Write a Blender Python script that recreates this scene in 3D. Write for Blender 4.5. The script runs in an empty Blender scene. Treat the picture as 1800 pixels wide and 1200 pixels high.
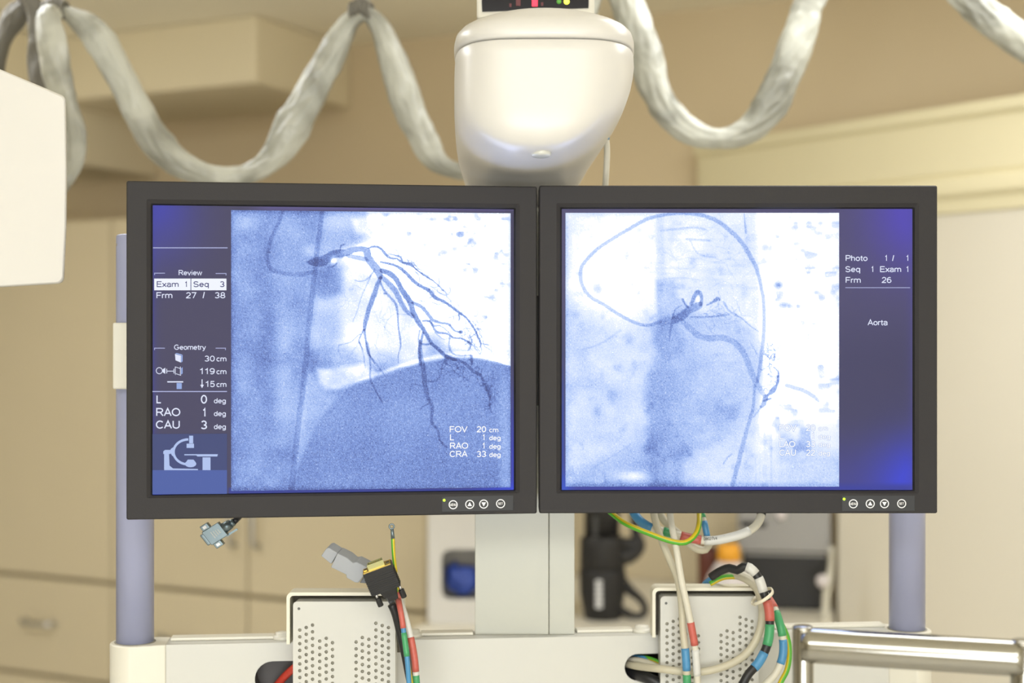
import bpy, bmesh, math, random
import numpy as np
from mathutils import Vector, noise as mnoise

# ------------------------------------------------------------------ camera, world, lights, exposure
FPX = 2538.0                     # focal length in pixels of an 1800 px wide frame
CAMZ = 1.6
sc = bpy.context.scene
COL = sc.collection
cam_d = bpy.data.cameras.new('camera')
cam_d.sensor_width = 36.0
cam_d.lens = FPX / 1800 * 36
cam_d.dof.use_dof = True
cam_d.dof.focus_distance = 1.485
cam_d.dof.aperture_fstop = 2.8
cam = bpy.data.objects.new('camera', cam_d)
cam.location = (0, 0, CAMZ)
cam.rotation_euler = (math.pi / 2, 0, 0)
COL.objects.link(cam)
sc.camera = cam

w = bpy.data.worlds.new('world'); sc.world = w; w.use_nodes = True
w.node_tree.nodes['Background'].inputs[0].default_value = (1.0, 0.93, 0.80, 1)
w.node_tree.nodes['Background'].inputs[1].default_value = 0.30

def area(name, loc, sx, sy, power, col=(0.95, 0.97, 1.0), rot=(0, 0, 0)):
    l = bpy.data.lights.new(name, 'AREA'); l.shape = 'RECTANGLE'; l.size = sx; l.size_y = sy
    l.energy = power; l.color = col
    o = bpy.data.objects.new(name, l); o.location = loc; o.rotation_euler = rot; COL.objects.link(o)
    return o
area('ceiling_lamp', (-0.2, -0.7, 2.38), 2.2, 1.0, 44)
area('ceiling_lamp', (-1.3, 2.2, 2.38), 1.2, 0.5, 16)
area('ceiling_lamp', (0.9, 1.9, 2.38), 1.2, 0.5, 15)
area('added_front_fill', (0.6, -1.95, 1.35), 3.0, 1.3, 125, (0.93, 0.97, 1.0), (math.pi / 2 + 0.8, 0, 0.0))  # unseen soft fill added behind the camera to brighten the scene from the front
sc.view_settings.view_transform = 'Standard'
sc.view_settings.look = 'None'
sc.view_settings.gamma = 1
sc.view_settings.exposure = 0.0
sc.view_settings.use_curve_mapping = False

# ------------------------------------------------------------------ helpers
def P(px, py, Y):
    return Vector((Y * (px - 900) / FPX, Y, CAMZ - Y * (py - 600) / FPX))

def lin(c):
    out = []
    for v in c[:3]:
        v /= 255.0
        out.append(v / 12.92 if v <= 0.04045 else ((v + 0.055) / 1.055) ** 2.4)
    return (*out, 1.0)

class Frame:
    """plan frame: a = along, d = depth (away from the room), z = height"""
    def __init__(s, o, ang):
        s.o = Vector(o); s.x = Vector((math.cos(ang), -math.sin(ang), 0)); s.y = Vector((math.sin(ang), math.cos(ang), 0))
    def pt(s, a, d, z): return s.o + s.x * a + s.y * d + Vector((0, 0, z))
    def px(s, px, py, d=0.0):
        """(a, z) where the sight line of a photo pixel meets the plane at depth d"""
        r = Vector(((px - 900) / FPX, 1, -(py - 600) / FPX)); c = Vector((0, 0, CAMZ))
        t = ((s.o + s.y * d - c).dot(s.y)) / r.dot(s.y)
        q = c + r * t - s.o
        return q.dot(s.x), q.z

LOC = {}
def root_loc(p):
    while p.parent is not None: p = p.parent
    return Vector(p.location)

def tag(o, label=None, cat=None, group=None, kind=None):
    if label: o['label'] = label
    if cat: o['category'] = cat
    if group: o['group'] = group
    if kind: o['kind'] = kind
    return o

def thing(name, loc, label, cat, group=None):
    o = bpy.data.objects.new(name, None); o.empty_display_size = 0.02
    o.location = loc; COL.objects.link(o)
    return tag(o, label, cat, group)

def mk(name, verts, faces, mats, parent=None, smooth=False, fm=None):
    """world-space vertices -> one linked mesh object"""
    if parent is not None: base = root_loc(parent)
    else:
        vs = np.array([tuple(v) for v in verts]); mn, mx = vs.min(0), vs.max(0)
        base = Vector(((mn[0] + mx[0]) / 2, (mn[1] + mx[1]) / 2, mn[2]))
    me = bpy.data.meshes.new(name)
    me.from_pydata([tuple(Vector(v) - base) for v in verts], [], faces)
    for m in (mats if isinstance(mats, (list, tuple)) else [mats]): me.materials.append(m)
    if fm: me.polygons.foreach_set('material_index', fm)
    if smooth: me.polygons.foreach_set('use_smooth', [True] * len(me.polygons))
    me.update()
    bm = bmesh.new(); bm.from_mesh(me); bmesh.ops.recalc_face_normals(bm, faces=bm.faces); bm.to_mesh(me); bm.free()
    o = bpy.data.objects.new(name, me); COL.objects.link(o)
    if parent is not None: o.parent = parent
    else: o.location = base
    return o

def bev(o, w_, seg=2, ang=35):
    m = o.modifiers.new('bevel', 'BEVEL'); m.width = w_; m.segments = seg; m.limit_method = 'ANGLE'; m.angle_limit = math.radians(ang)
    m.harden_normals = False
    o.data.polygons.foreach_set('use_smooth', [True] * len(o.data.polygons))
    wn = o.modifiers.new('wn', 'WEIGHTED_NORMAL'); wn.keep_sharp = True
    return o

class MB:
    def __init__(s): s.v = []; s.f = []; s.m = []
    def add(s, v, f, mi=0):
        n = len(s.v); s.v += [Vector(q) for q in v]; s.f += [tuple(i + n for i in q) for q in f]; s.m += [mi] * len(f)
    def box(s, F, a0, a1, d0, d1, z0, z1, mi=0):
        v = [F.pt(a, d, z) for z in (z0, z1) for d in (d0, d1) for a in (a0, a1)]
        s.add(v, [(0, 1, 3, 2), (4, 6, 7, 5), (0, 4, 5, 1), (2, 3, 7, 6), (0, 2, 6, 4), (1, 5, 7, 3)], mi)
    def prism(s, pts, off, mi=0):
        n = len(pts); v = list(pts) + [Vector(p) + off for p in pts]
        s.add(v, [tuple(range(n)), tuple(range(2 * n - 1, n - 1, -1))] + [(i, (i + 1) % n, n + (i + 1) % n, n + i) for i in range(n)], mi)
    def cyl(s, c0, c1, r0, r1=None, n=32, mi=0):
        r1 = r0 if r1 is None else r1
        c0, c1 = Vector(c0), Vector(c1); ax = (c1 - c0).normalized()
        u = ax.orthogonal().normalized(); w_ = ax.cross(u)
        v = [c + (u * math.cos(2 * math.pi * i / n) + w_ * math.sin(2 * math.pi * i / n)) * r for c, r in ((c0, r0), (c1, r1)) for i in range(n)]
        s.add(v, [(i, (i + 1) % n, n + (i + 1) % n, n + i) for i in range(n)] + [tuple(range(n)), tuple(range(2 * n - 1, n - 1, -1))], mi)
    def lathe(s, c, prof, n=40, mi=0, ax=Vector((0, 0, 1))):
        c = Vector(c); u = ax.orthogonal().normalized(); w_ = ax.cross(u); k = len(prof)
        v = [c + ax * h + (u * math.cos(2 * math.pi * i / n) + w_ * math.sin(2 * math.pi * i / n)) * r for r, h in prof for i in range(n)]
        f = [(j * n + i, j * n + (i + 1) % n, (j + 1) * n + (i + 1) % n, (j + 1) * n + i) for j in range(k - 1) for i in range(n)]
        f += [tuple(range(n)), tuple(range(k * n - 1, (k - 1) * n - 1, -1))]
        s.add(v, f, mi)
    def torus(s, c, ux, uy, R, r, n=32, m=10, mi=0, Ry=None):
        c = Vector(c); nn = ux.cross(uy).normalized(); v = []; Ry = Ry or R
        for i in range(n):
            t = 2 * math.pi * i / n; d = (ux * math.cos(t) + uy * math.sin(t))
            for j in range(m):
                p = 2 * math.pi * j / m
                v.append(c + ux * R * math.cos(t) + uy * Ry * math.sin(t) + d * r * math.cos(p) + nn * r * math.sin(p))
        s.add(v, [(i * m + j, ((i + 1) % n) * m + j, ((i + 1) % n) * m + (j + 1) % m, i * m + (j + 1) % m) for i in range(n) for j in range(m)], mi)
    def build(s, name, mats, parent=None, smooth=False):
        return mk(name, s.v, s.f, mats, parent, smooth, s.m)

def spline(pts, step=0.004, closed=False):
    """Catmull-Rom through points with extra components; numpy rows"""
    A = np.array([tuple(p) for p in pts], float); n = len(A); out = []
    for i in range(n - 1):
        p0 = A[max(i - 1, 0)]; p1 = A[i]; p2 = A[i + 1]; p3 = A[min(i + 2, n - 1)]
        k = max(2, int(np.linalg.norm(p2[:3] - p1[:3]) / step))
        for j in range(k):
            t = j / k
            out.append(0.5 * ((2 * p1) + (-p0 + p2) * t + (2 * p0 - 5 * p1 + 4 * p2 - p3) * t * t + (-p0 + 3 * p1 - 3 * p2 + p3) * t ** 3))
    out.append(A[-1]); return np.array(out)

def sweep(mb, C, n=12, rfun=None, mifun=None, mi=0, cap=True, flat=1.0):
    """C rows: x, y, z, radius"""
    k = len(C); v = []; up = Vector((0, 1, 0.01))
    T = [Vector(C[min(i + 1, k - 1)][:3]) - Vector(C[max(i - 1, 0)][:3]) for i in range(k)]
    u = T[0].cross(up).normalized()
    for i in range(k):
        t = T[i].normalized(); u = (u - t * u.dot(t)).normalized(); w_ = t.cross(u)
        for j in range(n):
            a = 2 * math.pi * j / n; r = C[i][3] * (rfun(i, a) if rfun else 1)
            v.append(Vector(C[i][:3]) + u * math.cos(a) * r + w_ * math.sin(a) * r * flat)
    base = len(mb.v); mb.v += v
    for i in range(k - 1):
        for j in range(n):
            mb.f.append((base + i * n + j, base + i * n + (j + 1) % n, base + (i + 1) * n + (j + 1) % n, base + (i + 1) * n + j))
            mb.m.append(mifun(i, j) if mifun else mi)
    if cap:
        mb.f.append(tuple(base + j for j in range(n))); mb.m.append(mi)
        mb.f.append(tuple(base + (k - 1) * n + j for j in range(n - 1, -1, -1))); mb.m.append(mi)

def fill2d(F, d0, d1, outer, holes):
    """flat plate with real holes in a plan frame; outer/holes are lists of (a, z)"""
    cu = bpy.data.curves.new('tmp', 'CURVE'); cu.dimensions = '2D'; cu.fill_mode = 'BOTH'; cu.extrude = (d1 - d0) / 2
    for ring in [outer] + holes:
        sp = cu.splines.new('POLY'); sp.points.add(len(ring) - 1)
        for q, (a, z) in zip(sp.points, ring): q.co = (a, z, 0, 1)
        sp.use_cyclic_u = True
    o = bpy.data.objects.new('tmp', cu); COL.objects.link(o)
    dg = bpy.context.evaluated_depsgraph_get(); me = o.evaluated_get(dg).to_mesh()
    dm = (d0 + d1) / 2
    v = [F.pt(q.co.x, dm - q.co.z, q.co.y) for q in me.vertices]; f = [tuple(p.vertices) for p in me.polygons]
    o.evaluated_get(dg).to_mesh_clear(); bpy.data.objects.remove(o); bpy.data.curves.remove(cu)
    return v, f

def _arc(cx, cy, rx, ry, a0, a1, n=None):
    n = n or max(4, int(abs(a1 - a0) / 18)); return [(cx + rx * math.cos(math.radians(t)), cy + ry * math.sin(math.radians(t))) for t in np.linspace(a0, a1, n + 1)]
_el = lambda cx, cy, rx, ry: _arc(cx, cy, rx, ry, 0, 360, 22)
GL = {
 '0': (.56, [_el(.28, .5, .21, .44)]), '1': (.50, [[(.10, .74), (.22, .80), (.31, .94), (.31, .03)]]),
 '2': (.56, [_arc(.28, .69, .20, .25, 168, -38) + [(.08, .12), (.07, .06), (.50, .06)]]),
 '3': (.56, [_arc(.27, .71, .18, .23, 155, -90), _arc(.27, .27, .21, .21, 90, -155)]),
 '4': (.56, [[(.39, .03), (.39, .94), (.06, .31), (.53, .31)]]), '5': (.56, [[(.47, .94), (.15, .94), (.10, .50)] + _arc(.27, .34, .21, .28, 140, -155)]),
 '7': (.56, [[(.06, .94), (.50, .94), (.22, .03)]]), '6': (.56, [_el(.28, .33, .21, .27), _arc(.31, .48, .24, .46, 55, 200)]),
 '8': (.56, [_el(.28, .72, .17, .22), _el(.28, .28, .21, .22)]), '9': (.56, [_el(.28, .67, .21, .27), _arc(.25, .52, .24, .46, 20, -125)]),
 '/': (.30, [[(.03, .0), (.27, 1.0)]]), '-': (.34, [[(.06, .36), (.28, .36)]]), ' ': (.28, []),
 'A': (.68, [[(.04, .03), (.34, .96), (.64, .03)], [(.15, .34), (.53, .34)]]), 'C': (.72, [_arc(.38, .5, .31, .44, 42, 318)]),
 'D': (.72, [[(.10, .06), (.10, .94), (.32, .94)] + _arc(.32, .5, .32, .44, 90, -90)[1:] + [(.10, .06)]]),
 'E': (.66, [[(.60, .94), (.10, .94), (.10, .06), (.62, .06)], [(.10, .52), (.56, .52)]]), 'F': (.60, [[(.57, .94), (.10, .94), (.10, .03)], [(.10, .50), (.50, .50)]]),
 'G': (.78, [_arc(.38, .5, .32, .44, 45, 335) + [(.68, .46), (.42, .46)]]), 'H': (.72, [[(.10, .03), (.10, .97)], [(.62, .03), (.62, .97)], [(.10, .52), (.62, .52)]]),
 'J': (.50, [[(.40, .97), (.40, .28)] + _arc(.23, .26, .17, .20, 0, -175)]), 'L': (.54, [[(.10, .97), (.10, .06), (.52, .06)]]),
 'M': (.82, [[(.10, .03), (.10, .95), (.41, .08), (.72, .95), (.72, .03)]]), 'N': (.72, [[(.10, .03), (.10, .94), (.62, .06), (.62, .97)]]),
 'O': (.78, [_el(.39, .5, .33, .44)]), 'P': (.66, [[(.10, .03), (.10, .94), (.38, .94)] + _arc(.38, .70, .22, .24, 90, -90)[1:] + [(.10, .46)]]),
 'R': (.72, [[(.10, .03), (.10, .94), (.40, .94)] + _arc(.40, .71, .22, .23, 90, -90)[1:] + [(.10, .48)], [(.40, .48), (.66, .03)]]),
 'S': (.66, [_arc(.33, .72, .23, .22, 20, 250) + _arc(.33, .27, .25, .22, 75, -165)]), 'T': (.62, [[(.03, .94), (.59, .94)], [(.31, .94), (.31, .03)]]),
 'U': (.72, [[(.10, .97), (.10, .34)] + _arc(.36, .34, .26, .28, 180, 360)[1:] + [(.62, .97)]]), 'V': (.66, [[(.03, .97), (.33, .05), (.63, .97)]]),
 'a': (.55, [_arc(.26, .50, .19, .17, 165, 0) + [(.45, .14), (.49, .04)], _arc(.26, .22, .20, .17, 60, 330)]), 'c': (.50, [_arc(.27, .36, .20, .30, 45, 315)]),
 'd': (.56, [_el(.26, .36, .19, .30), [(.46, .97), (.46, .03)]]), 'e': (.55, [[(.07, .37), (.47, .37)] + _arc(.27, .36, .20, .30, 5, 322)]),
 'g': (.56, [_el(.26, .36, .19, .30), [(.46, .68), (.46, -.02)] + _arc(.26, -.03, .20, .17, 0, -160)]), 'h': (.54, [[(.08, .03), (.08, .97)], _arc(.26, .44, .18, .22, 175, 0) + [(.44, .03)]]),
 'i': (.24, [[(.12, .03), (.12, .69)], [(.12, .86), (.12, .97)]]), 'm': (.84, [[(.08, .03), (.08, .69)], _arc(.25, .47, .17, .19, 170, 0) + [(.42, .03)], _arc(.59, .47, .17, .19, 170, 0) + [(.76, .03)]]),
 'n': (.54, [[(.08, .03), (.08, .69)], _arc(.26, .44, .18, .22, 175, 0) + [(.44, .03)]]), 'o': (.55, [_el(.275, .36, .21, .30)]),
 'q': (.56, [_el(.26, .36, .19, .30), [(.46, .69), (.46, -.24)]]), 'r': (.34, [[(.08, .03), (.08, .69)], _arc(.25, .46, .17, .19, 170, 70)]),
 't': (.32, [[(.15, .88), (.15, .15), (.20, .06), (.29, .06)], [(.02, .65), (.29, .65)]]), 'v': (.50, [[(.03, .69), (.25, .05), (.47, .69)]]),
 'w': (.72, [[(.03, .69), (.20, .05), (.36, .66), (.52, .05), (.69, .69)]]), 'x': (.50, [[(.04, .69), (.46, .03)], [(.46, .69), (.04, .03)]]),
 'y': (.50, [[(.03, .69), (.25, .05)], [(.47, .69), (.22, -.12), (.14, -.19), (.05, -.18)]]),
}
def put_text(mb, F, d, s, x0, x1, ybase, cap, mi=0, slope=0.0, wt=0.075):
    """monoline letters between photo columns x0..x1, baseline ybase, capital height cap (px), on the frame's plane"""
    adv = 0; items = []
    for ch in s:
        w_, st = GL[ch]; items.append((adv, st)); adv += w_ + 0.01
    lo = min(x for o, st in items for l in st for x, _ in [(o + q[0], 0) for q in l]); hi = max(o + q[0] for o, st in items for l in st for q in l)
    k = (x1 - x0 - 2 * wt * cap) / max(hi - lo, 1e-6)
    if len(s) == 1 and s in '1/': k = cap * 0.95
    h = wt * cap
    for o, st in items:
        for l in st:
            q = [(x0 + h + (o + x - lo) * k, ybase - y * cap) for x, y in l]; n = len(q); L = []; R = []
            closed = abs(q[0][0] - q[-1][0]) < 1e-6 and abs(q[0][1] - q[-1][1]) < 1e-6
            for i in range(n):
                p0 = q[i - 1] if i > 0 else (q[-2] if closed else None); p1 = q[i + 1] if i < n - 1 else (q[1] if closed else None)
                ds = []
                for a_, b_ in ((p0, q[i]), (q[i], p1)):
                    if a_ and b_:
                        dx, dy = b_[0] - a_[0], b_[1] - a_[1]; m_ = math.hypot(dx, dy) or 1; ds.append((dx / m_, dy / m_))
                dx = sum(t[0] for t in ds); dy = sum(t[1] for t in ds); m_ = math.hypot(dx, dy) or 1; dx /= m_; dy /= m_
                c = max(0.45, dx * ds[0][0] + dy * ds[0][1]); hh = h / c
                L.append((q[i][0] - dy * hh, q[i][1] + dx * hh)); R.append((q[i][0] + dy * hh, q[i][1] - dx * hh))
            V = []
            for x, y in L + R:
                a, z = F.px(x, y + slope * (x - x0), d); V.append(F.pt(a, d, z))
            mb.add(V, [(i, i + 1, n + i + 1, n + i) for i in range(n - 1)], mi)
def word(name, m, F, d, parent, *args, **kw):
    mb = MB(); put_text(mb, F, d, *args, **kw); return mb.build(name, m, parent)
def put_poly(mb, F, d, pts, mi=0):
    q = [F.px(x, y, d) for x, y in pts]
    mb.add([F.pt(a, d, z) for a, z in q], [tuple(range(len(q)))], mi)
def put_ring(mb, F, d, cx, cy, r, wd, n=36, mi=0, ry=None):
    c = [F.px(cx + (r + s * wd / 2) * math.cos(2 * math.pi * i / n), cy + ((ry or r) + s * wd / 2) * math.sin(2 * math.pi * i / n), d) for s in (-1, 1) for i in range(n)]
    mb.add([F.pt(a, d, z) for a, z in c], [(i, (i + 1) % n, n + (i + 1) % n, n + i) for i in range(n)], mi)

def rrect(x0, x1, z0, z1, r, k=6):
    out = []
    for cx, cz, s in ((x1 - r, z1 - r, 0), (x0 + r, z1 - r, 90), (x0 + r, z0 + r, 180), (x1 - r, z0 + r, 270)):
        for i in range(k + 1):
            t = math.radians(s + 90 * i / k); out.append((cx + r * math.cos(t), cz + r * math.sin(t)))
    return out

def loops(mb, rings, mi=0, capfirst=False, caplast=False):
    n = len(rings[0]); v = [p for r in rings for p in r]
    f = [(j * n + i, j * n + (i + 1) % n, (j + 1) * n + (i + 1) % n, (j + 1) * n + i) for j in range(len(rings) - 1) for i in range(n)]
    if capfirst: f.append(tuple(range(n)))
    if caplast: f.append(tuple(range((len(rings) - 1) * n, len(rings) * n)))
    mb.add(v, f, mi)

def copy_tree(o, off=Vector((0, 0, 0)), parent=None):
    c = o.copy(); COL.objects.link(c)
    if parent is None: c.location = Vector(o.location) + off
    else: c.parent = parent
    for ch in list(o.children): copy_tree(ch, off, c)
    return c

# ------------------------------------------------------------------ materials
def mat(name, col, rough=0.5, metal=0.0, spec=0.5, bump=0.0, bscale=60.0, vary=0.0, vscale=8.0, emit=None, coat=0.0, es=1.0):
    m = bpy.data.materials.new(name); m.use_nodes = True; nt = m.node_tree; b = nt.nodes['Principled BSDF']
    c = lin(col)
    b.inputs['Base Color'].default_value = c; b.inputs['Roughness'].default_value = rough
    b.inputs['Metallic'].default_value = metal; b.inputs['Specular IOR Level'].default_value = spec
    b.inputs['Coat Weight'].default_value = coat
    if vary or bump:
        tc = nt.nodes.new('ShaderNodeTexCoord')
    if vary:
        nz = nt.nodes.new('ShaderNodeTexNoise'); nz.inputs['Scale'].default_value = vscale; nz.inputs['Detail'].default_value = 5
        nt.links.new(tc.outputs['Object'], nz.inputs['Vector'])
        mx = nt.nodes.new('ShaderNodeMix'); mx.data_type = 'RGBA'
        mx.inputs[6].default_value = tuple(max(0, v * (1 - vary)) for v in c[:3]) + (1,)
        mx.inputs[7].default_value = tuple(min(1, v * (1 + vary)) for v in c[:3]) + (1,)
        nt.links.new(nz.outputs['Fac'], mx.inputs[0]); nt.links.new(mx.outputs[2], b.inputs['Base Color'])
    if bump:
        n2 = nt.nodes.new('ShaderNodeTexNoise'); n2.inputs['Scale'].default_value = bscale; n2.inputs['Detail'].default_value = 4
        nt.links.new(tc.outputs['Object'], n2.inputs['Vector'])
        bp = nt.nodes.new('ShaderNodeBump'); bp.inputs['Strength'].default_value = bump; bp.inputs['Distance'].default_value = 0.004
        nt.links.new(n2.outputs['Fac'], bp.inputs['Height']); nt.links.new(bp.outputs['Normal'], b.inputs['Normal'])
    if emit:
        b.inputs['Emission Color'].default_value = lin(emit); b.inputs['Emission Strength'].default_value = es
    return m
M = dict(
    wall=mat('wall_paint_tan', (222, 204, 170), 0.8, vary=0.04, vscale=2),
    wallr=mat('wall_paint_cream', (222, 215, 198), 0.7, vary=0.03, vscale=2),
    litwall=mat('lit_wall_panel_cream', (214, 200, 168), 0.6, vary=0.04, vscale=3),
    ceil=mat('ceiling_paint', (250, 242, 220), 0.8, vary=0.03, vscale=2),
    soffit=mat('bulkhead_paint', (236, 224, 194), 0.8, vary=0.03, vscale=2),
    beam=mat('beam_paint', (232, 222, 185), 0.55, vary=0.03, vscale=4),
    floor=mat('vinyl_floor', (200, 196, 186), 0.4, vary=0.08, vscale=5),
    cab=mat('cabinet_laminate', (205, 191, 160), 0.45, vary=0.03, vscale=3),
    cabgap=mat('cabinet_carcass', (168, 154, 122), 0.6),
    counter=mat('countertop', (228, 222, 205), 0.4, vary=0.03, vscale=6),
    steel=mat('brushed_steel', (200, 200, 200), 0.3, 1.0),
    bezel=mat('charcoal_plastic', (46, 44, 45), 0.6, spec=0.25, bump=0.06, bscale=900),
    lip=mat('black_lip', (12, 12, 14), 0.5),
    panel=mat('control_strip', (52, 53, 56), 0.5, spec=0.3),
    ink=mat('white_print', (235, 235, 235), 0.5),
    led=mat('green_led', (120, 200, 20), 0.4, emit=(195, 240, 40), es=1.3),
    ledy=mat('yellow_led', (220, 220, 40), 0.4, emit=(245, 245, 80), es=2.5),
    ledg=mat('dim_green_led', (80, 140, 60), 0.4, emit=(90, 150, 60), es=0.6),
    ledr=mat('red_segment', (220, 30, 60), 0.4, emit=(250, 50, 80), es=1.3),
    ledrd=mat('dim_red_segment', (60, 10, 15), 0.4, emit=(105, 20, 28), es=0.6),
    glass=mat('dark_glass', (16, 10, 13), 0.15, spec=0.15),
    white=mat('white_enamel', (214, 211, 205), 0.32, spec=0.5, vary=0.01, vscale=5),
    cream=mat('cream_enamel', (218, 214, 200), 0.35, spec=0.5, vary=0.015, vscale=5),
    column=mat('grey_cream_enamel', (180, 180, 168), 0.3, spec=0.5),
    bar=mat('crossbar_enamel', (198, 197, 190), 0.35, spec=0.5, vary=0.015, vscale=12),
    seam=mat('seam_shadow_gap', (150, 146, 132), 0.7),
    pole=mat('lavender_enamel', (166, 170, 200), 0.3, spec=0.5, metal=0.15),
    plate=mat('perforated_sheet_enamel', (196, 195, 188), 0.4, spec=0.4, vary=0.02, vscale=15),
    inner=mat('box_interior', (165, 160, 142), 0.6, vary=0.5, vscale=60),
    hood=mat('bracket_enamel', (222, 217, 198), 0.45),
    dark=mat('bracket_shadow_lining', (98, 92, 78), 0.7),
    black=mat('black_rubber', (28, 28, 30), 0.45, bump=0.05, bscale=400),
    grommet=mat('dark_grommet', (72, 66, 64), 0.45),
    blackm=mat('matt_black', (34, 33, 34), 0.5),
    screw=mat('dark_screw', (85, 85, 80), 0.4, 0.7),
    gold=mat('gold_plating', (225, 195, 110), 0.3, 0.8),
    goldd=mat('tarnished_shell', (190, 190, 140), 0.35, 0.7),
    dsub=mat('zinc_shell', (118, 132, 138), 0.4, 0.8),
    plug=mat('grey_plug_plastic', (150, 153, 158), 0.5),
    plugd=mat('grey_strain_relief', (95, 100, 108), 0.5),
    beige=mat('beige_cable_jacket', (190, 183, 160), 0.45, vary=0.05, vscale=60),
    beige2=mat('pale_cable_jacket', (204, 199, 182), 0.45, vary=0.05, vscale=60),
    yel=mat('yellow_wire', (205, 182, 35), 0.4), grn=mat('green_wire', (80, 160, 40), 0.4),
    lred=mat('red_cable_tape', (185, 92, 80), 0.45, vary=0.12, vscale=300), lgrn=mat('green_cable_tape', (66, 150, 98), 0.4),
    lblu=mat('blue_cable_tape', (72, 135, 178), 0.4), lwht=mat('white_label_sleeve', (205, 204, 198), 0.4),
    redc=mat('red_cable_jacket', (190, 62, 48), 0.45, vary=0.15, vscale=200),
    tie=mat('nylon_tie', (226, 218, 196), 0.4),
    chrome=mat('polished_chrome', (172, 170, 162), 0.15, 1.0, bump=0.03, bscale=25),
    lens=mat('clear_button', (205, 205, 195), 0.25),
    blueg=mat('blue_nitrile', (52, 78, 165), 0.4, vary=0.2, vscale=40, bump=0.4, bscale=50),
    letter=mat('grey_lettering', (150, 150, 150), 0.5), letterd=mat('dim_lettering', (82, 82, 82), 0.5),
    orange=mat('orange_cap', (238, 168, 45), 0.45), pet=mat('white_bottle', (214, 206, 205), 0.4),
    brown=mat('brown_bottle', (110, 60, 48), 0.4), grey=mat('grey_casing', (155, 153, 150), 0.45, vary=0.08, vscale=6),
    blackbox=mat('black_casing', (32, 31, 31), 0.5),
)
# wrinkled fabric / foil of the cable sleeves
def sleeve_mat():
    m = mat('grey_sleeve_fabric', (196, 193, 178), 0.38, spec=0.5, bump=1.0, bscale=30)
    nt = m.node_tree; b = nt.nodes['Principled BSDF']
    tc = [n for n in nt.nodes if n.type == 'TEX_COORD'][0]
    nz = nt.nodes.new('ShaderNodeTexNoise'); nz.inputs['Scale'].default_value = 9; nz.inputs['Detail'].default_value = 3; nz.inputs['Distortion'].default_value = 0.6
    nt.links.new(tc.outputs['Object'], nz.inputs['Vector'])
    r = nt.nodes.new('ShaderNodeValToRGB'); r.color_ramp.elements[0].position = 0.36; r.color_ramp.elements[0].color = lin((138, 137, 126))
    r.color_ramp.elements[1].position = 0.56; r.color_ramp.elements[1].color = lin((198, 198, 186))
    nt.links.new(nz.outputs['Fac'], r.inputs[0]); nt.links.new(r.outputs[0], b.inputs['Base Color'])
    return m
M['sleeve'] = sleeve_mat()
M['sleeved'] = mat('dark_and_shaded_sleeve', (112, 108, 98), 0.5, bump=0.8, bscale=25, vary=0.25, vscale=14)  # dark sleeve colour, also used for the shade inside the looping sleeve
def screen_mat():
    m = bpy.data.materials.new('lit_screen'); m.use_nodes = True; nt = m.node_tree; b = nt.nodes['Principled BSDF']
    b.inputs['Base Color'].default_value = (0.01, 0.01, 0.012, 1); b.inputs['Roughness'].default_value = 0.5
    b.inputs['Specular IOR Level'].default_value = 0.2
    a = nt.nodes.new('ShaderNodeAttribute'); a.attribute_name = 'Picture'
    nt.links.new(a.outputs['Color'], b.inputs['Emission Color']); b.inputs['Emission Strength'].default_value = 1.0
    return m
M['screen'] = screen_mat()
def glow(name, col):
    return mat(name, (5, 5, 6), 0.5, spec=0.1, emit=col)
M['gtext'] = glow('lit_white_text', (226, 231, 252)); M['gline'] = glow('lit_line', (170, 175, 215))
M['gblue'] = glow('lit_text_on_white', (52, 52, 110)); M['gbox'] = glow('lit_white_box', (240, 244, 255))
M['gmid'] = glow('lit_pale_blue', (150, 172, 225)); M['gmidd'] = glow('lit_mid_blue', (120, 142, 205)); M['gdark'] = glow('lit_dark_blue', (62, 66, 112))
M['gicon'] = glow('lit_icon_blue', (176, 194, 236)); M['ghalo'] = glow('lit_faint_outline', (150, 178, 232)); M['gw'] = glow('lit_pure_white', (255, 255, 255))
M['gpan1'] = glow('lit_panel_upper', (70, 78, 122)); M['gpan2'] = glow('lit_panel_lower', (80, 98, 165))

# ------------------------------------------------------------------ the setting
TH = math.atan(0.489)
RF = Frame((0, 3.2, 0), TH)            # the back wall's frame, depth 0 = cabinet fronts
BACK = 0.45
FLOORZ, CEILZ = 0.0, 2.40
WF = Frame((0, 0, 0), 0)
def struct(name, mb, m, smooth=False):
    o = mb.build(name, m, None, smooth); o['kind'] = 'structure'; return o
mb = MB(); mb.box(RF, -3.2, 2.9, -6.0, BACK + 0.1, FLOORZ - 0.1, FLOORZ); struct('floor', mb, M['floor'])
mb = MB(); mb.box(RF, -3.2, 2.9, -6.0, BACK + 0.1, CEILZ, CEILZ + 0.1); struct('ceiling', mb, M['ceil'])
mb = MB(); mb.box(RF, -3.2, 2.9, BACK, BACK + 0.1, FLOORZ, CEILZ); struct('wall_back', mb, M['wall'])
mb = MB(); mb.box(RF, -3.3, -3.2, -6.0, BACK + 0.1, FLOORZ, CEILZ); struct('wall_left', mb, M['wallr'])
mb = MB(); mb.box(RF, 2.9, 3.0, -6.0, BACK + 0.1, FLOORZ, CEILZ); struct('wall_right', mb, M['wallr'])
mb = MB(); mb.box(RF, -3.3, 3.0, -6.1, -6.0, FLOORZ, CEILZ); struct('wall_front', mb, M['wallr'])
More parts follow.
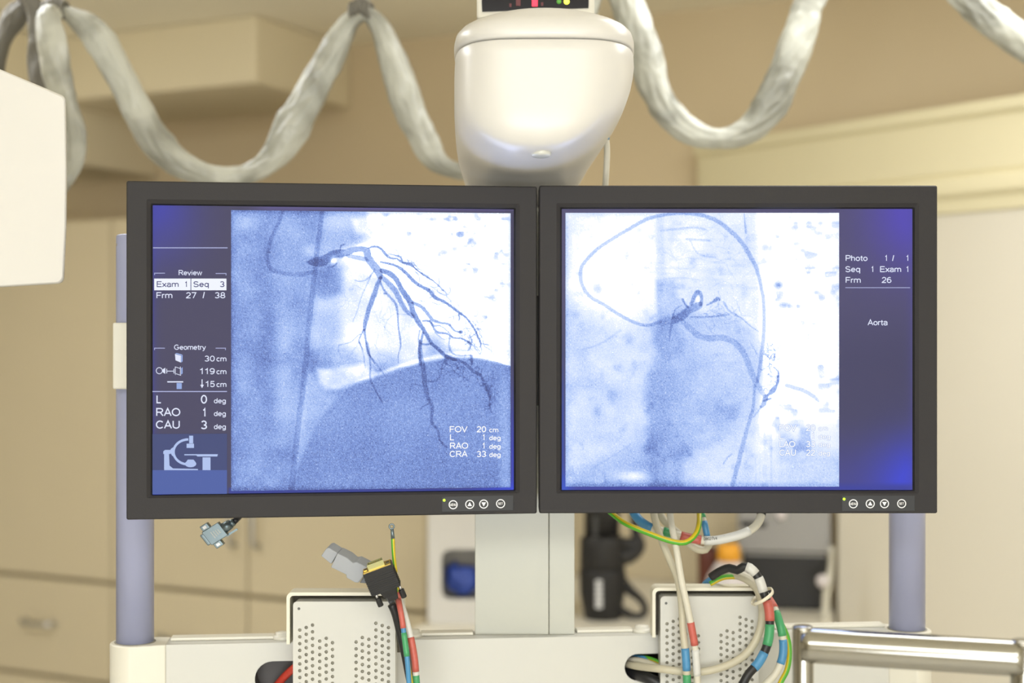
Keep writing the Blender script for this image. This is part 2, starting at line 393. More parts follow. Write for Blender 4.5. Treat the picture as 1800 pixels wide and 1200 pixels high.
# bulkheads under the ceiling, upper left
a280, _ = RF.px(280, 315, BACK); zC = RF.px(280, 312, BACK)[1]
mb = MB(); mb.box(RF, -3.19, a280, -2.6, BACK - 0.001, zC, CEILZ - 0.001); o = struct('trim_1', mb, M['soffit']); bev(o, 0.01)
a450, zA = RF.px(450, 145, 0.02)
mb = MB(); mb.box(RF, a280 + 0.002, a450, 0.02, BACK - 0.001, zA, CEILZ - 0.001); o = struct('trim_2', mb, M['soffit']); bev(o, 0.006)
# right partition with its moulded beam
RR = Frame((0, 3.97, 0), math.atan(1.33))
aL, _ = RR.px(1218, 300, 0); aW, _ = RR.px(1473, 900, 0.03)
prof = [(0.0, 2.063), (0.0, 2.040), (0.014, 2.034), (0.014, 1.931), (0.020, 1.927), (0.008, 1.922), (0.004, 1.905), (0.006, 1.889), (0.020, 1.880), (0.024, 1.853), (0.12, 1.853), (0.12, 2.063)]
mb = MB(); loops(mb, [[RR.pt(a, d, z) for d, z in prof] for a in (aL, aL + 2.2)], 0, True, True)
o = struct('trim_3', mb, M['beam']); bev(o, 0.003)
mb = MB(); mb.box(RR, aW, aL + 2.2, 0.03, 0.12, FLOORZ, 1.8525); struct('wall_side', mb, M['wallr'])
# panel added above the worktop, its cream standing in for the lit wall
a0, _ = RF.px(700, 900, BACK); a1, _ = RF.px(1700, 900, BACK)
mb = MB(); mb.box(RF, a0, a1, BACK - 0.012, BACK - 0.001, 1.02, 1.75); struct('trim_4', mb, M['litwall'])

# ------------------------------------------------------------------ monitors
def rand_field(X, Y, scale, seed):
    rs = np.random.RandomState(seed); G = rs.rand(96, 96)
    gx = np.clip((X - X.min()) / scale, 0, 94.99); gy = np.clip((Y - Y.min()) / scale, 0, 94.99)
    ix, iy = gx.astype(int), gy.astype(int); fx, fy = gx - ix, gy - iy
    fx = fx * fx * (3 - 2 * fx); fy = fy * fy * (3 - 2 * fy)
    return (G[iy, ix] * (1 - fx) + G[iy, ix + 1] * fx) * (1 - fy) + (G[iy + 1, ix] * (1 - fx) + G[iy + 1, ix + 1] * fx) * fy

def sstep(x): x = np.clip(x, 0, 1); return x * x * (3 - 2 * x)

def stroke(T, X, Y, pts, d, soft=1.1):
    """subtract a soft line: pts rows x, y, full width (px)"""
    C = spline([(p[0], p[1], 0, p[2]) for p in pts], step=5.0)
    Mx = np.zeros_like(T); pad = 14
    for i in range(len(C) - 1):
        x0, y0, _, w0 = C[i]; x1, y1, _, w1 = C[i + 1]; R = max(w0, w1) / 2 + soft + 1
        ys = Y[:, 0]; xs = X[0, :]
        j0, j1 = np.searchsorted(ys, min(y0, y1) - R - pad), np.searchsorted(ys, max(y0, y1) + R + pad)
        i0, i1 = np.searchsorted(xs, min(x0, x1) - R - pad), np.searchsorted(xs, max(x0, x1) + R + pad)
        if j0 >= j1 or i0 >= i1: continue
        x = X[j0:j1, i0:i1]; y = Y[j0:j1, i0:i1]
        L = (x1 - x0) ** 2 + (y1 - y0) ** 2 + 1e-9
        t = np.clip(((x - x0) * (x1 - x0) + (y - y0) * (y1 - y0)) / L, 0, 1)
        D = np.hypot(x - x0 - t * (x1 - x0), y - y0 - t * (y1 - y0)) - (w0 + t * (w1 - w0)) / 2
        m = sstep((soft - D) / (2 * soft)); Mx[j0:j1, i0:i1] = np.maximum(Mx[j0:j1, i0:i1], m)
    T -= d * Mx * (0.55 + 0.62 * np.clip(T, 0, 1.03))

def region(X, Y, poly, soft):
    """1 inside the polygon, 0 outside, blurred over soft px"""
    inside = np.zeros(X.shape, bool); D = np.full(X.shape, 1e9); n = len(poly)
    for i in range(n):
        x0, y0 = poly[i]; x1, y1 = poly[(i + 1) % n]
        if y0 != y1:
            c = ((y0 > Y) != (y1 > Y)) & (X < (x1 - x0) * (Y - y0) / (y1 - y0) + x0); inside ^= c
        L = (x1 - x0) ** 2 + (y1 - y0) ** 2 + 1e-9
        t = np.clip(((X - x0) * (x1 - x0) + (Y - y0) * (y1 - y0)) / L, 0, 1)
        D = np.minimum(D, np.hypot(X - x0 - t * (x1 - x0), Y - y0 - t * (y1 - y0)))
    S = np.where(inside, D, -D)
    return sstep(0.5 + S / (2 * soft))

def blob(X, Y, cx, cy, rx, ry=None):
    return np.exp(-(((X - cx) / rx) ** 2 + ((Y - cy) / (ry or rx)) ** 2))

RAMP_T = np.array([0, .2, .4, .6, .8, 1.0])
RAMP_C = np.array([(58, 74, 138), (86, 112, 184), (120, 150, 218), (164, 190, 243), (212, 226, 252), (255, 255, 255)]) / 255.0
def colourise(T, calm=0.0):
    T = np.clip(T, 0, 1)
    C = np.stack([np.interp(T, RAMP_T, RAMP_C[:, k]) for k in range(3)], -1)
    C = np.where(C <= 0.04045, C / 12.92, ((C + 0.055) / 1.055) ** 2.4)
    # the overexposed whites of the display are brighter than paper white
    return C * (1 + sstep((T[..., None] - 0.93) / 0.07) * np.array((1.5, 2.1, 4.3)) * (1 - (calm if np.isscalar(calm) else calm[..., None])))

def z5(L): return [(520 + x / 4.615, 380 + y / 4.615, w_ / 4.615) for x, y, w_ in L]
def z2(L): return [(400 + x / 3.4615, 600 + y / 3.4615, w_ / 3.4615) for x, y, w_ in L]
def z6(L): return [(1100 + x / 4.2867, 480 + y / 4.2867, w_ / 4.2867) for x, y, w_ in L]
def z3(L): return [(980 + x / 3.4288, 350 + y / 3.4288, w_ / 3.4288) for x, y, w_ in L]
def z4(L): return [(980 + x / 3.4615, 600 + y / 3.4615, w_ / 3.4615) for x, y, w_ in L]

def edge_fade(X, Y, x0, x1, y0, y1):
    e = np.minimum(np.minimum(X - x0, x1 - X), np.minimum(Y - y0, y1 - Y))
    return np.exp(-np.clip(e, 0, None) / 5.0)

def angiogram_left(X, Y):
    T = np.full(X.shape, 0.44)
    T += 0.16 * (rand_field(X, Y, 55, 3) - .5) + 0.14 * (rand_field(X, Y, 24, 4) - .5)
    # left: broad vertical bands
    T += 0.20 * blob(X, Y, 430, 392, 22, 16) + 0.15 * blob(X, Y, 505, 395, 26, 30) + 0.10 * blob(X, Y, 497, 570, 22, 60)
    T -= 0.10 * blob(X, Y, 470, 610, 16, 220) + 0.08 * blob(X, Y, 440, 800, 40, 70)
    T += 0.12 * blob(X, Y, 500, 690, 18, 70)
    # middle field right of the guide wire
    mid = region(X, Y, [(572, 350), (920, 350), (920, 700), (660, 655), (560, 640), (545, 600), (555, 480), (560, 440)], 16)
    T += mid * 0.23
    T -= 0.22 * region(X, Y, [(555, 475), (580, 462), (600, 470), (605, 495), (600, 515), (570, 525), (550, 520)], 9)
    T += 0.22 * region(X, Y, [(598, 478), (640, 440), (720, 440), (760, 560), (740, 640), (640, 640), (600, 600)], 14)
    # bright lung field
    lung = region(X, Y, [(652, 350), (930, 350), (930, 668), (870, 632), (800, 615), (735, 560), (700, 500), (640, 470), (600, 460), (596, 440), (640, 425), (655, 410)], 12)
    T += lung * 0.34
    T += 0.30 * region(X, Y, [(640, 350), (920, 350), (920, 660), (880, 640), (780, 480), (700, 430), (660, 415)], 9)
    T += 0.35 * region(X, Y, [(585, 450), (640, 428), (660, 432), (600, 448)], 5)
    T += 0.20 * blob(X, Y, 660, 470, 25, 16) + 0.25 * region(X, Y, [(618, 385), (652, 380), (650, 412), (625, 410)], 6)
    T += 0.25 * blob(X, Y, 545, 440, 14, 12)
    # band above the dome
    T -= 0.10 * region(X, Y, [(540, 612), (640, 606), (700, 625), (700, 645), (640, 655), (550, 650)], 8)
    dome = [(505, 880), (520, 830), (545, 775), (575, 730), (610, 695), (655, 668), (700, 650), (745, 637), (790, 630), (840, 631), (880, 638), (920, 650), (920, 900), (505, 900)]
    pocket = region(X, Y, [(556, 648), (640, 640), (660, 655), (640, 668), (612, 680), (590, 686), (572, 683), (562, 672)], 7)
    T += pocket * (0.42 - 0.1 * rand_field(X, Y, 8, 9))
    T += 0.3 * region(X, Y, [(625, 670), (700, 641), (760, 625), (800, 618), (860, 618), (895, 640), (840, 629), (790, 628), (745, 634), (700, 647), (655, 664)], 3.5)
    T += 0.17 * region(X, Y, [(550, 655), (575, 690), (600, 695), (570, 730), (540, 780), (512, 850), (522, 740), (538, 650)], 8)
    dm = region(X, Y, dome, 3.0); dm2 = region(X, Y, dome, 30)
    base = 0.43 + 0.10 * (rand_field(X, Y, 60, 12) - .5) - 0.05 * dm2 + 0.05 * sstep((Y - 830) / 30)
    base = base - 0.05 * sstep((Y - 720) / 100)
    T = T * (1 - dm) + base * dm
    T += 0.16 * sstep((X - 868) / 25) * sstep((Y - 640) / 30) * (0.6 + 0.8 * rand_field(X, Y * 0.05, 3, 31))
    # mottling of the lung
    sp = rand_field(X, Y, 9, 21) * rand_field(X, Y, 21, 22); wgt = region(X, Y, [(665, 374), (900, 374), (900, 640), (850, 560), (790, 470), (720, 420), (660, 400)], 8)
    T = np.minimum(T, 1.04)
    T -= 1.3 * np.clip(sp - 0.28, 0, .22) * wgt * (0.1 + 1.7 * rand_field(X, Y, 3.2, 5) * rand_field(X, Y, 6, 6))
    T += 0.06 * blob(X, Y, 650, 560, 70, 60)
    T = np.minimum(T, 1.03)
    G = [ # coronary arteries
        (z5([(95, 372, 16), (160, 370, 74), (225, 362, 80), (290, 315, 62), (345, 300, 66), (400, 297, 58), (470, 272, 48), (540, 264, 44), (578, 285, 58), (585, 330, 60), (620, 385, 62), (665, 440, 64), (682, 490, 46)]), .36),
        (z5([(350, 300, 60), (365, 315, 56)]), .14),
        (z5([(180, 375, 50), (240, 372, 44)]), .08),
        (z5([(420, 320, 26), (500, 335, 40), (570, 352, 36)]), .26),
        (z5([(590, 258, 14), (640, 244, 14), (690, 262, 18), (730, 310, 22), (770, 340, 18), (820, 345, 12), (870, 380, 18), (930, 395, 16), (1010, 455, 8), (1080, 500, 11), (1140, 545, 8), (1200, 605, 6)]), .42),
        (z5([(755, 305, 8), (810, 318, 12), (850, 330, 14), (870, 372, 18), (935, 380, 12), (965, 420, 7), (1050, 490, 6), (1110, 520, 5)]), .38),
        (z5([(940, 430, 4), (1000, 470, 5), (1060, 540, 4), (1180, 630, 4)]), .2),
        (z5([(690, 372, 14), (760, 385, 15), (830, 410, 22), (900, 465, 26), (950, 520, 28), (1010, 565, 26), (1080, 600, 28), (1130, 660, 28), (1200, 690, 22), (1270, 740, 20), (1330, 785, 18), (1380, 820, 13), (1430, 885, 16), (1470, 955, 14), (1500, 1030, 12), (1495, 1060, 7)]), .44),
        (z5([(700, 440, 38), (770, 470, 44), (820, 520, 40), (850, 580, 40), (890, 640, 46), (930, 700, 44), (950, 770, 42), (990, 850, 40), (1030, 910, 34), (1065, 970, 30), (1100, 1030, 26), (1160, 1080, 28), (1215, 1135, 30), (1290, 1165, 22)]), .44),
        (z5([(880, 630, 30), (925, 690, 36)]), .1),
        (z5([(700, 490, 34), (760, 550, 44), (810, 610, 44), (850, 690, 38), (890, 760, 34), (950, 810, 30)]), .32),
        (z5([(950, 700, 26), (1020, 735, 28), (1070, 790, 28), (1110, 840, 24), (1180, 865, 20), (1240, 875, 18), (1290, 930, 14), (1340, 940, 14)]), .36),
        (z5([(1328, 937, 24), (1345, 937, 26)]), .3), (z5([(1405, 1022, 22), (1415, 1027, 22)]), .3), (z5([(720, 625, 16), (728, 628, 16)]), .4),
        (z5([(1030, 850, 12), (1085, 852, 14), (1140, 935, 18), (1220, 950, 14), (1280, 985, 12), (1340, 990, 15), (1410, 1025, 14)]), .38),
        (z5([(1090, 845, 14), (1120, 890, 18), (1165, 885, 10), (1230, 930, 8), (1265, 975, 8)]), .3),
        (z5([(1130, 940, 10), (1170, 980, 8), (1210, 1000, 7), (1240, 985, 6)]), .25),
        (z5([(1320, 795, 14), (1328, 830, 12), (1320, 845, 8)]), .4), (z5([(1425, 1035, 8), (1455, 1070, 6), (1490, 1115, 5)]), .3), (z5([(1410, 1030, 7), (1412, 1070, 6)]), .3),
        (z5([(1460, 950, 7), (1410, 985, 7), (1440, 970, 6)]), .25),
        (z5([(685, 500, 28), (660, 560, 34), (630, 650, 40), (590, 760, 36), (565, 860, 34), (556, 920, 22)]), .40),
        (z5([(556, 920, 16), (565, 990, 17), (580, 1080, 17), (600, 1130, 14), (640, 1195, 8)]), .36),
        (z5([(548, 925, 14), (518, 985, 12), (515, 1020, 9), (545, 1085, 6)]), .32), (z5([(520, 955, 8), (490, 980, 8), (440, 1022, 8), (350, 1045, 6)]), .26),
        (z5([(350, 1045, 5), (345, 1090, 5), (375, 1160, 4)]), .2), (z5([(510, 1010, 7), (490, 1060, 5), (450, 1100, 4)]), .18),
        (z5([(685, 530, 12), (710, 590, 14), (760, 650, 17), (810, 710, 19), (825, 780, 15), (830, 880, 13), (845, 980, 12), (850, 1060, 9), (830, 1130, 7), (832, 1190, 5)]), .36),
        (z5([(640, 430, 16), (600, 490, 12), (560, 520, 9), (510, 528, 9), (475, 515, 6)]), .24), (z5([(610, 480, 10), (570, 570, 7), (530, 660, 6), (500, 760, 6), (462, 855, 7)]), .22),
        (z5([(560, 600, 5), (470, 560, 6), (430, 600, 5), (460, 590, 20)]), .1),
        (z5([(690, 680, 6), (700, 740, 6), (680, 800, 4)]), .15), (z5([(800, 790, 5), (740, 850, 5), (720, 900, 4)]), .15), (z5([(820, 790, 8), (870, 795, 8), (920, 800, 8)]), .15),
        (z5([(1032, 945, 20), (1012, 1030, 22), (1002, 1100, 26), (1012, 1200, 26)]), .38), (z5([(1005, 925, 12), (995, 1000, 14), (1015, 1035, 16)]), .25),
        (z5([(1020, 1035, 14), (1060, 1040, 14), (1095, 1030, 14)]), .34),
        (z5([(1250, 975, 14), (1243, 1050, 15), (1268, 1110, 13), (1330, 1130, 10), (1420, 1125, 10)]), .26), (z5([(1428, 1130, 12), (1432, 1185, 12)]), .3),
        (z5([(360, 272, 10), (368, 235, 12), (400, 228, 8)]), .35), (z5([(262, 412, 10), (300, 408, 12), (335, 380, 10)]), .3),
        (z2([(1172, 5, 24), (1175, 80, 26), (1190, 160, 28), (1200, 250, 30), (1215, 330, 24), (1245, 400, 24), (1243, 490, 18), (1280, 540, 14), (1292, 600, 12), (1335, 645, 8)]), .27),
        (z2([(1330, 90, 24), (1400, 113, 18), (1450, 138, 18), (1500, 185, 22), (1535, 200, 18), (1560, 250, 15), (1580, 300, 15), (1598, 330, 12), (1592, 385, 8), (1605, 430, 6)]), .30),
        (z2([(1505, 165, 8), (1520, 152, 8), (1532, 170, 8), (1520, 190, 8)]), .25), (z2([(1590, 300, 6), (1610, 315, 6), (1600, 335, 6)]), .25),
        (z2([(1322, 108, 14), (1305, 150, 10), (1298, 200, 8), (1265, 240, 9), (1210, 240, 8)]), .22), (z2([(1340, 110, 14), (1320, 130, 12), (1360, 150, 9), (1385, 190, 8), (1430, 215, 8), (1475, 245, 6)]), .22),
        (z2([(1478, 85, 10), (1487, 140, 12)]), .25), (z2([(1440, 220, 6), (1420, 250, 5)]), .15), (z2([(1160, 265, 8), (1120, 262, 6), (1110, 300, 5)]), .18),
        (z2([(848, 5, 15), (860, 70, 14), (870, 150, 13), (868, 220, 12), (895, 290, 9), (930, 350, 8), (945, 375, 5)]), .28), (z2([(862, 80, 9), (905, 135, 8), (950, 195, 6)]), .22),
        (z2([(800, 0, 8), (828, 80, 6), (835, 160, 5)]), .2), (z2([(1225, 380, 8), (1205, 385, 9), (1172, 412, 8)]), .24), (z2([(1240, 505, 8), (1215, 540, 5)]), .12),
    ]
    for pts, d in G: stroke(T, X, Y, pts, d * 1.08, 1.0)
    rq = random.Random(5)
    def twig(x, y, ang, n, st, w_, d, bend=0.9):
        pts = [(x, y, w_)]
        for i in range(n):
            ang += rq.uniform(-bend, bend); x += st * math.cos(ang); y += st * math.sin(ang); pts.append((x, y, w_ * (1 - 0.6 * (i + 1) / n)))
        stroke(T, X, Y, pts, d, 0.8)
    for i in range(26):                                  # fine tortuous side branches
        t = rq.random(); twig(700 + 150 * t + rq.uniform(-8, 8), 440 + 160 * t + rq.uniform(-10, 25), rq.uniform(0.3, 1.3), 7, 6, 1.7, 0.24)
    for i in range(12): twig(rq.uniform(820, 852), rq.uniform(545, 610), rq.uniform(0.6, 1.6), 6, 4, 1.8, 0.30, 1.3)
    for i in range(22): t = rq.random(); twig(775 + 85 * t, 634 + 45 * t * t + rq.uniform(-3, 6), rq.uniform(0.8, 2.6), 7, 5, 1.8, 0.20, 1.1)
    for i in range(10): t = rq.random(); twig(850 + 14 * t, 655 + 60 * t, rq.uniform(0, 6.2), 6, 3.5, 2.0, 0.28, 1.4)
    for i in range(14): twig(rq.uniform(590, 690), rq.uniform(500, 640), rq.uniform(1.2, 2.0), 7, 7, 1.2, 0.12)
    T += 0.55 * blob(X, Y, 586, 457, 5.5, 5.5)
    # guide wire and catheter
    stroke(T, X, Y, [(568, 360, 8.5), (560, 420, 8.5), (553, 480, 9), (544, 560, 9), (535, 660, 9.5), (524, 750, 10), (511, 870, 10)], .19, 1.6)
    stroke(T, X, Y, [(502, 360, 6.5), (489, 392, 6.5), (475, 425, 7), (470, 455, 7), (477, 473, 7), (493, 479, 7), (530, 482, 7), (552, 477, 7)], .19, 1.4)
    T -= 0.24 * edge_fade(X, Y, 406, 898, 372, 859)
    rs = np.random.RandomState(7); g = rs.randn(*X.shape)
    T += g * (0.14 * (1 - np.clip(T, 0, 1)) + 0.018)
    return colourise(T)

def angiogram_right(X, Y):
    T = np.full(X.shape, 0.93)
    T += 0.10 * (rand_field(X, Y, 45, 13) - .5) + 0.08 * (rand_field(X, Y, 16, 14) - .5)
    T -= 0.15 * region(X, Y, [(985, 520), (1040, 545), (1100, 570), (1160, 560), (1180, 900), (985, 900)], 26) * (0.7 + 0.6 * rand_field(X, Y, 30, 15))
    T -= 0.05 * region(X, Y, [(1154, 376), (1340, 376), (1345, 560), (1152, 560)], 12)
    T -= 0.10 * region(X, Y, [(1154, 380), (1166, 380), (1170, 480), (1160, 545), (1152, 540)], 5)
    T -= 0.16 * region(X, Y, [(1152, 492), (1185, 490), (1190, 520), (1215, 545), (1190, 570), (1155, 570), (1157, 535)], 7)
    heart = [(1150, 575), (1165, 560), (1205, 548), (1240, 552), (1275, 552), (1300, 560), (1325, 580), (1338, 620), (1340, 680), (1334, 720), (1322, 742), (1290, 765), (1250, 782), (1215, 790), (1200, 815), (1200, 880), (1148, 880), (1146, 790), (1140, 720), (1143, 660), (1158, 620), (1150, 598)]
    heart = [(x - 4 if x < 1160 else x, y) for x, y in heart]
    T -= 0.16 * region(X, Y, heart, 11) + 0.08 * region(X, Y, heart, 34)
    T -= 0.10 * region(X, Y, [(1155, 640), (1215, 640), (1210, 740), (1200, 880), (1146, 880), (1146, 700)], 26)
    T -= 0.18 * region(X, Y, [(1150, 575), (1175, 558), (1195, 580), (1205, 600), (1200, 622), (1175, 632), (1158, 618), (1148, 598)], 9)
    T += 0.05 * blob(X, Y, 1270, 640, 35, 35) - 0.05 * blob(X, Y, 1240, 720, 60, 40)
    T -= 0.14 * region(X, Y, [(1185, 790), (1300, 760), (1328, 750), (1320, 880), (1185, 880)], 12)
    T -= 0.14 * region(X, Y, [(1000, 830), (1100, 790), (1150, 770), (1150, 880), (1000, 880)], 14)
    T -= 0.12 * region(X, Y, [(1320, 800), (1480, 800), (1480, 880), (1315, 880)], 20)
    T += 0.28 * region(X, Y, [(1335, 376), (1480, 376), (1480, 780), (1350, 760), (1338, 740), (1348, 680)], 16)
    T += 0.30 * blob(X, Y, 1112, 836, 22, 8) + 0.35 * blob(X, Y, 1080, 500, 60, 34) + .1 * blob(X, Y, 1080, 415, 60, 30)
    # mottling
    sp = rand_field(X, Y, 11, 41) * rand_field(X, Y, 25, 42); wr = region(X, Y, [(1335, 376), (1480, 376), (1480, 800), (1350, 790)], 6)
    T = np.minimum(T, 1.04)
    T -= (0.8 * np.clip(sp - 0.34, 0, .25) * wr + 0.28 * np.clip(sp - 0.42, 0, .5) * (1 - wr)) * (0.4 + 1.2 * rand_field(X, Y, 4, 43))
    T -= 0.22 * np.clip(rand_field(X, Y * 0.08, 4, 51) - .45, 0, 1) * region(X, Y, [(1335, 740), (1480, 740), (1480, 850), (1325, 850)], 10)
    T -= 0.10 * np.clip(rand_field(X * 0.15, Y, 5, 52) - .4, 0, 1) * region(X, Y, [(1155, 385), (1335, 385), (1335, 520), (1155, 520)], 10)
    for cx, cy, rx, ry, d in ((1368, 501, 7, 6, .55), (1378, 536, 9, 5, .38), (1403, 538, 4, 4, .3), (1345, 435, 8, 7, .22), (1400, 428, 8, 5, .16), (1440, 410, 9, 4, .2), (1050, 505, 10, 8, .2), (1052, 512, 8, 6, .12), (1012, 552, 8, 8, .13), (1075, 695, 9, 14, .2), (1050, 722, 6, 10, .16),
                              (1025, 620, 16, 12, .10), (1315, 425, 6, 16, .08), (1312, 408, 3, 30, .05), (1218, 460, 6, 8, .15), (1250, 450, 14, 5, .12), (1308, 515, 7, 20, .10), (1180, 430, 6, 30, .05)):
        T -= d * blob(X, Y, cx, cy, rx, ry)
    T = np.minimum(T, 1.03)
    G = [
        (z3([(620, 740, 24), (600, 745, 20), (540, 760, 18), (470, 745, 18), (380, 700, 20), (280, 635, 21), (200, 590, 22), (155, 530, 22), (138, 470, 24), (145, 410, 22), (180, 360, 22), (240, 300, 22), (330, 240, 22), (430, 180, 22), (540, 120, 22), (640, 95, 20), (740, 85, 16), (860, 95, 22), (960, 130, 24), (1040, 190, 26), (1110, 260, 26), (1160, 340, 26), (1200, 420, 24), (1225, 510, 20), (1240, 600, 20), (1245, 700, 20), (1243, 800, 22), (1235, 900, 22), (1222, 1000, 22), (1205, 1100, 20)]), .24),
        (z4([(1200, 270, 18), (1190, 400, 18), (1165, 490, 22), (1130, 620, 26), (1100, 740, 28), (1065, 870, 26)]), .2),
        (z4([(1225, 0, 14), (1240, 40, 24), (1235, 120, 24)]), .06),
        (z6([(370, 350, 56), (430, 320, 60), (480, 275, 56), (540, 250, 56), (560, 235, 40)]), .30),
        (z6([(495, 230, 28), (520, 170, 30), (545, 142, 36), (572, 175, 24), (565, 235, 26)]), .34), (z6([(535, 140, 20), (550, 140, 20)]), .15),
        (z6([(428, 198, 16), (445, 230, 14), (465, 255, 16)]), .38),
        (z6([(610, 240, 8), (660, 215, 18), (690, 192, 32), (705, 200, 14)]), .38), (z6([(735, 215, 10), (750, 238, 18), (775, 280, 12), (820, 310, 18), (880, 345, 12), (930, 390, 9), (1000, 440, 7)]), .22),
        (z6([(430, 365, 36), (500, 430, 46), (560, 475, 46), (640, 490, 46), (720, 485, 46), (800, 510, 44), (860, 560, 46), (900, 620, 46), (930, 700, 46), (970, 800, 44), (1010, 870, 40), (1050, 930, 26)]), .17),
        (z6([(1055, 930, 36), (1040, 985, 36), (1020, 1005, 20)]), .34), (z6([(1040, 960, 12), (1090, 945, 14)]), .4), (z6([(1020, 1010, 10), (960, 1085, 8)]), .2),
        (z6([(1075, 915, 22), (1110, 882, 40), (1140, 840, 18), (1150, 775, 16), (1148, 740, 9), (1115, 708, 8)]), .40), (z6([(1140, 776, 20), (1148, 778, 20)]), .25),
        (z6([(1040, 610, 9), (1065, 620, 9), (1085, 645, 10), (1100, 615, 7), (1122, 608, 12), (1115, 660, 9)]), .35), (z6([(1125, 600, 5), (1120, 570, 5), (1090, 540, 4)]), .25), (z6([(1130, 660, 4), (1155, 740, 4)]), .2),
        (z6([(1060, 780, 7), (1080, 755, 7), (1100, 775, 7)]), .2), (z6([(1010, 860, 8), (1080, 840, 8), (1100, 800, 5)]), .15),
        (z6([(490, 330, 10), (600, 330, 13), (700, 322, 13), (775, 312, 9)]), .24),
        (z6([(650, 240, 6), (632, 275, 6), (680, 300, 6), (700, 320, 6)]), .16), (z6([(700, 230, 5), (735, 260, 6), (700, 270, 5)]), .14),
        (z6([(348, 380, 22), (335, 440, 14), (328, 510, 8)]), .2), (z6([(360, 310, 12), (375, 270, 9), (420, 245, 8)]), .24), (z6([(355, 310, 14), (362, 340, 20)]), .2),
        (z6([(940, 530, 10), (980, 590, 9), (1000, 640, 8)]), .12),
        (z4([(1395, 268, 24), (1440, 280, 26), (1500, 300, 26), (1560, 335, 24), (1590, 365, 14)]), .20),
        (z4([(200, 780, 8), (330, 700, 8), (440, 630, 8)]), .08), (z4([(1010, 745, 8), (1030, 710, 8), (1060, 685, 8)]), .2),
        (z3([(150, 905, 12), (260, 870, 12), (380, 790, 14)]), .10), (z3([(625, 190, 10), (720, 180, 12), (820, 170, 14), (900, 185, 10)]), .13),
        (z3([(1125, 90, 6), (1135, 200, 12)]), .25), (z3([(780, 240, 14), (920, 250, 10)]), .12), (z3([(640, 480, 8), (760, 475, 6), (880, 490, 6)]), .10), (z3([(800, 250, 8), (850, 330, 8), (950, 350, 12)]), .10),
    ]
    for pts, d in G: stroke(T, X, Y, pts, d, 1.2)
    T += 0.35 * blob(X, Y, 1227.5, 526, 3, 4)
    rq = random.Random(9)
    def twig(x, y, ang, n, st, w_, d, bend=0.9):
        pts = [(x, y, w_)]
        for i in range(n):
            ang += rq.uniform(-bend, bend); x += st * math.cos(ang); y += st * math.sin(ang); pts.append((x, y, w_ * (1 - 0.5 * (i + 1) / n)))
        stroke(T, X, Y, pts, d, 0.8)
    for i in range(14): twig(rq.uniform(1235, 1300), rq.uniform(535, 575), rq.uniform(-0.3, 0.9), 7, 5, 1.5, 0.14, 1.2)
    for i in range(12): twig(rq.uniform(1343, 1362), rq.uniform(600, 690), rq.uniform(0, 6.2), 7, 3.5, 1.8, 0.28, 1.4)
    for i in range(16): twig(rq.uniform(1160, 1320), rq.uniform(390, 520), rq.uniform(-0.5, 0.5), 7, 8, 2.5, 0.05, 0.6)
    T -= 0.26 * edge_fade(X, Y, 994, 1475, 372, 856) * (1 - 0.4 * sstep((X - 1100) / 200))
    T -= 0.15 * sstep((Y - 842) / 12)
    rs = np.random.RandomState(17); g = rs.randn(*X.shape)
    T += g * (0.15 * (1 - np.clip(T, 0, 1)) + 0.012)
    cap_zone = region(X, Y, [(1360, 738), (1470, 738), (1470, 812), (1360, 812)], 5)
    T = T - 0.04 * cap_zone
    return colourise(T, cap_zone)

def lin_arr(C):
    C = np.clip(C / 255.0, 0, 1)
    return np.where(C <= 0.04045, C / 12.92, ((C + 0.055) / 1.055) ** 2.4)

def back_left(X, Y):
    base = np.zeros(X.shape + (3,)) + np.array((56, 52, 86))
    def mixc(c, k):
        nonlocal base
        base = base * (1 - k[..., None]) + np.array(c) * k[..., None]
    mixc((46, 48, 165), np.clip(1.1 * blob(X, Y, 262, 368, 75, 75), 0, 1)); mixc((55, 55, 130), 0.55 * blob(X, Y, 262, 430, 80, 60))
    mixc((40, 44, 150), np.exp(-np.clip(X - 267, 0, None) / 5.0) * 0.8)
    mixc((40, 70, 220), blob(X, Y, 268, 872, 40, 26)); mixc((28, 44, 140), sstep((Y - 855) / 5) * sstep((X - 400) / 5))
    mixc((38, 52, 175), sstep((X - 896) / 4) * sstep((Y - 600) / 220)); mixc((78, 70, 125), sstep((372 - Y) / 4) * sstep((X - 420) / 60))
    mixc((36, 60, 205), blob(X, Y, 900, 862, 60, 16))
    return lin_arr(base)
def back_right(X, Y):
    base = np.zeros(X.shape + (3,)) + np.array((68, 64, 104))
    def mixc(c, k):
        nonlocal base
        base = base * (1 - k[..., None]) + np.array(c) * k[..., None]
    mixc((56, 54, 92), sstep((Y - 500) / 150)); mixc((72, 60, 172), np.clip(1.1 * blob(X, Y, 1608, 372, 85, 100), 0, 1))
    mixc((55, 55, 130), sstep((Y - 720) / 140)); mixc((46, 58, 200), np.clip(1.2 * blob(X, Y, 1610, 855, 70, 80), 0, 1)); mixc((40, 50, 150), sstep((Y - 845) / 12))
    mixc((34, 58, 150), sstep((994 - X) / 3) * sstep((Y - 560) / 200)); mixc((70, 66, 150), np.exp(-np.clip(1606 - X, 0, None) / 5.0) * 0.8)
    mixc((28, 70, 190), blob(X, Y, 990, 860, 14, 30))
    return lin_arr(base)

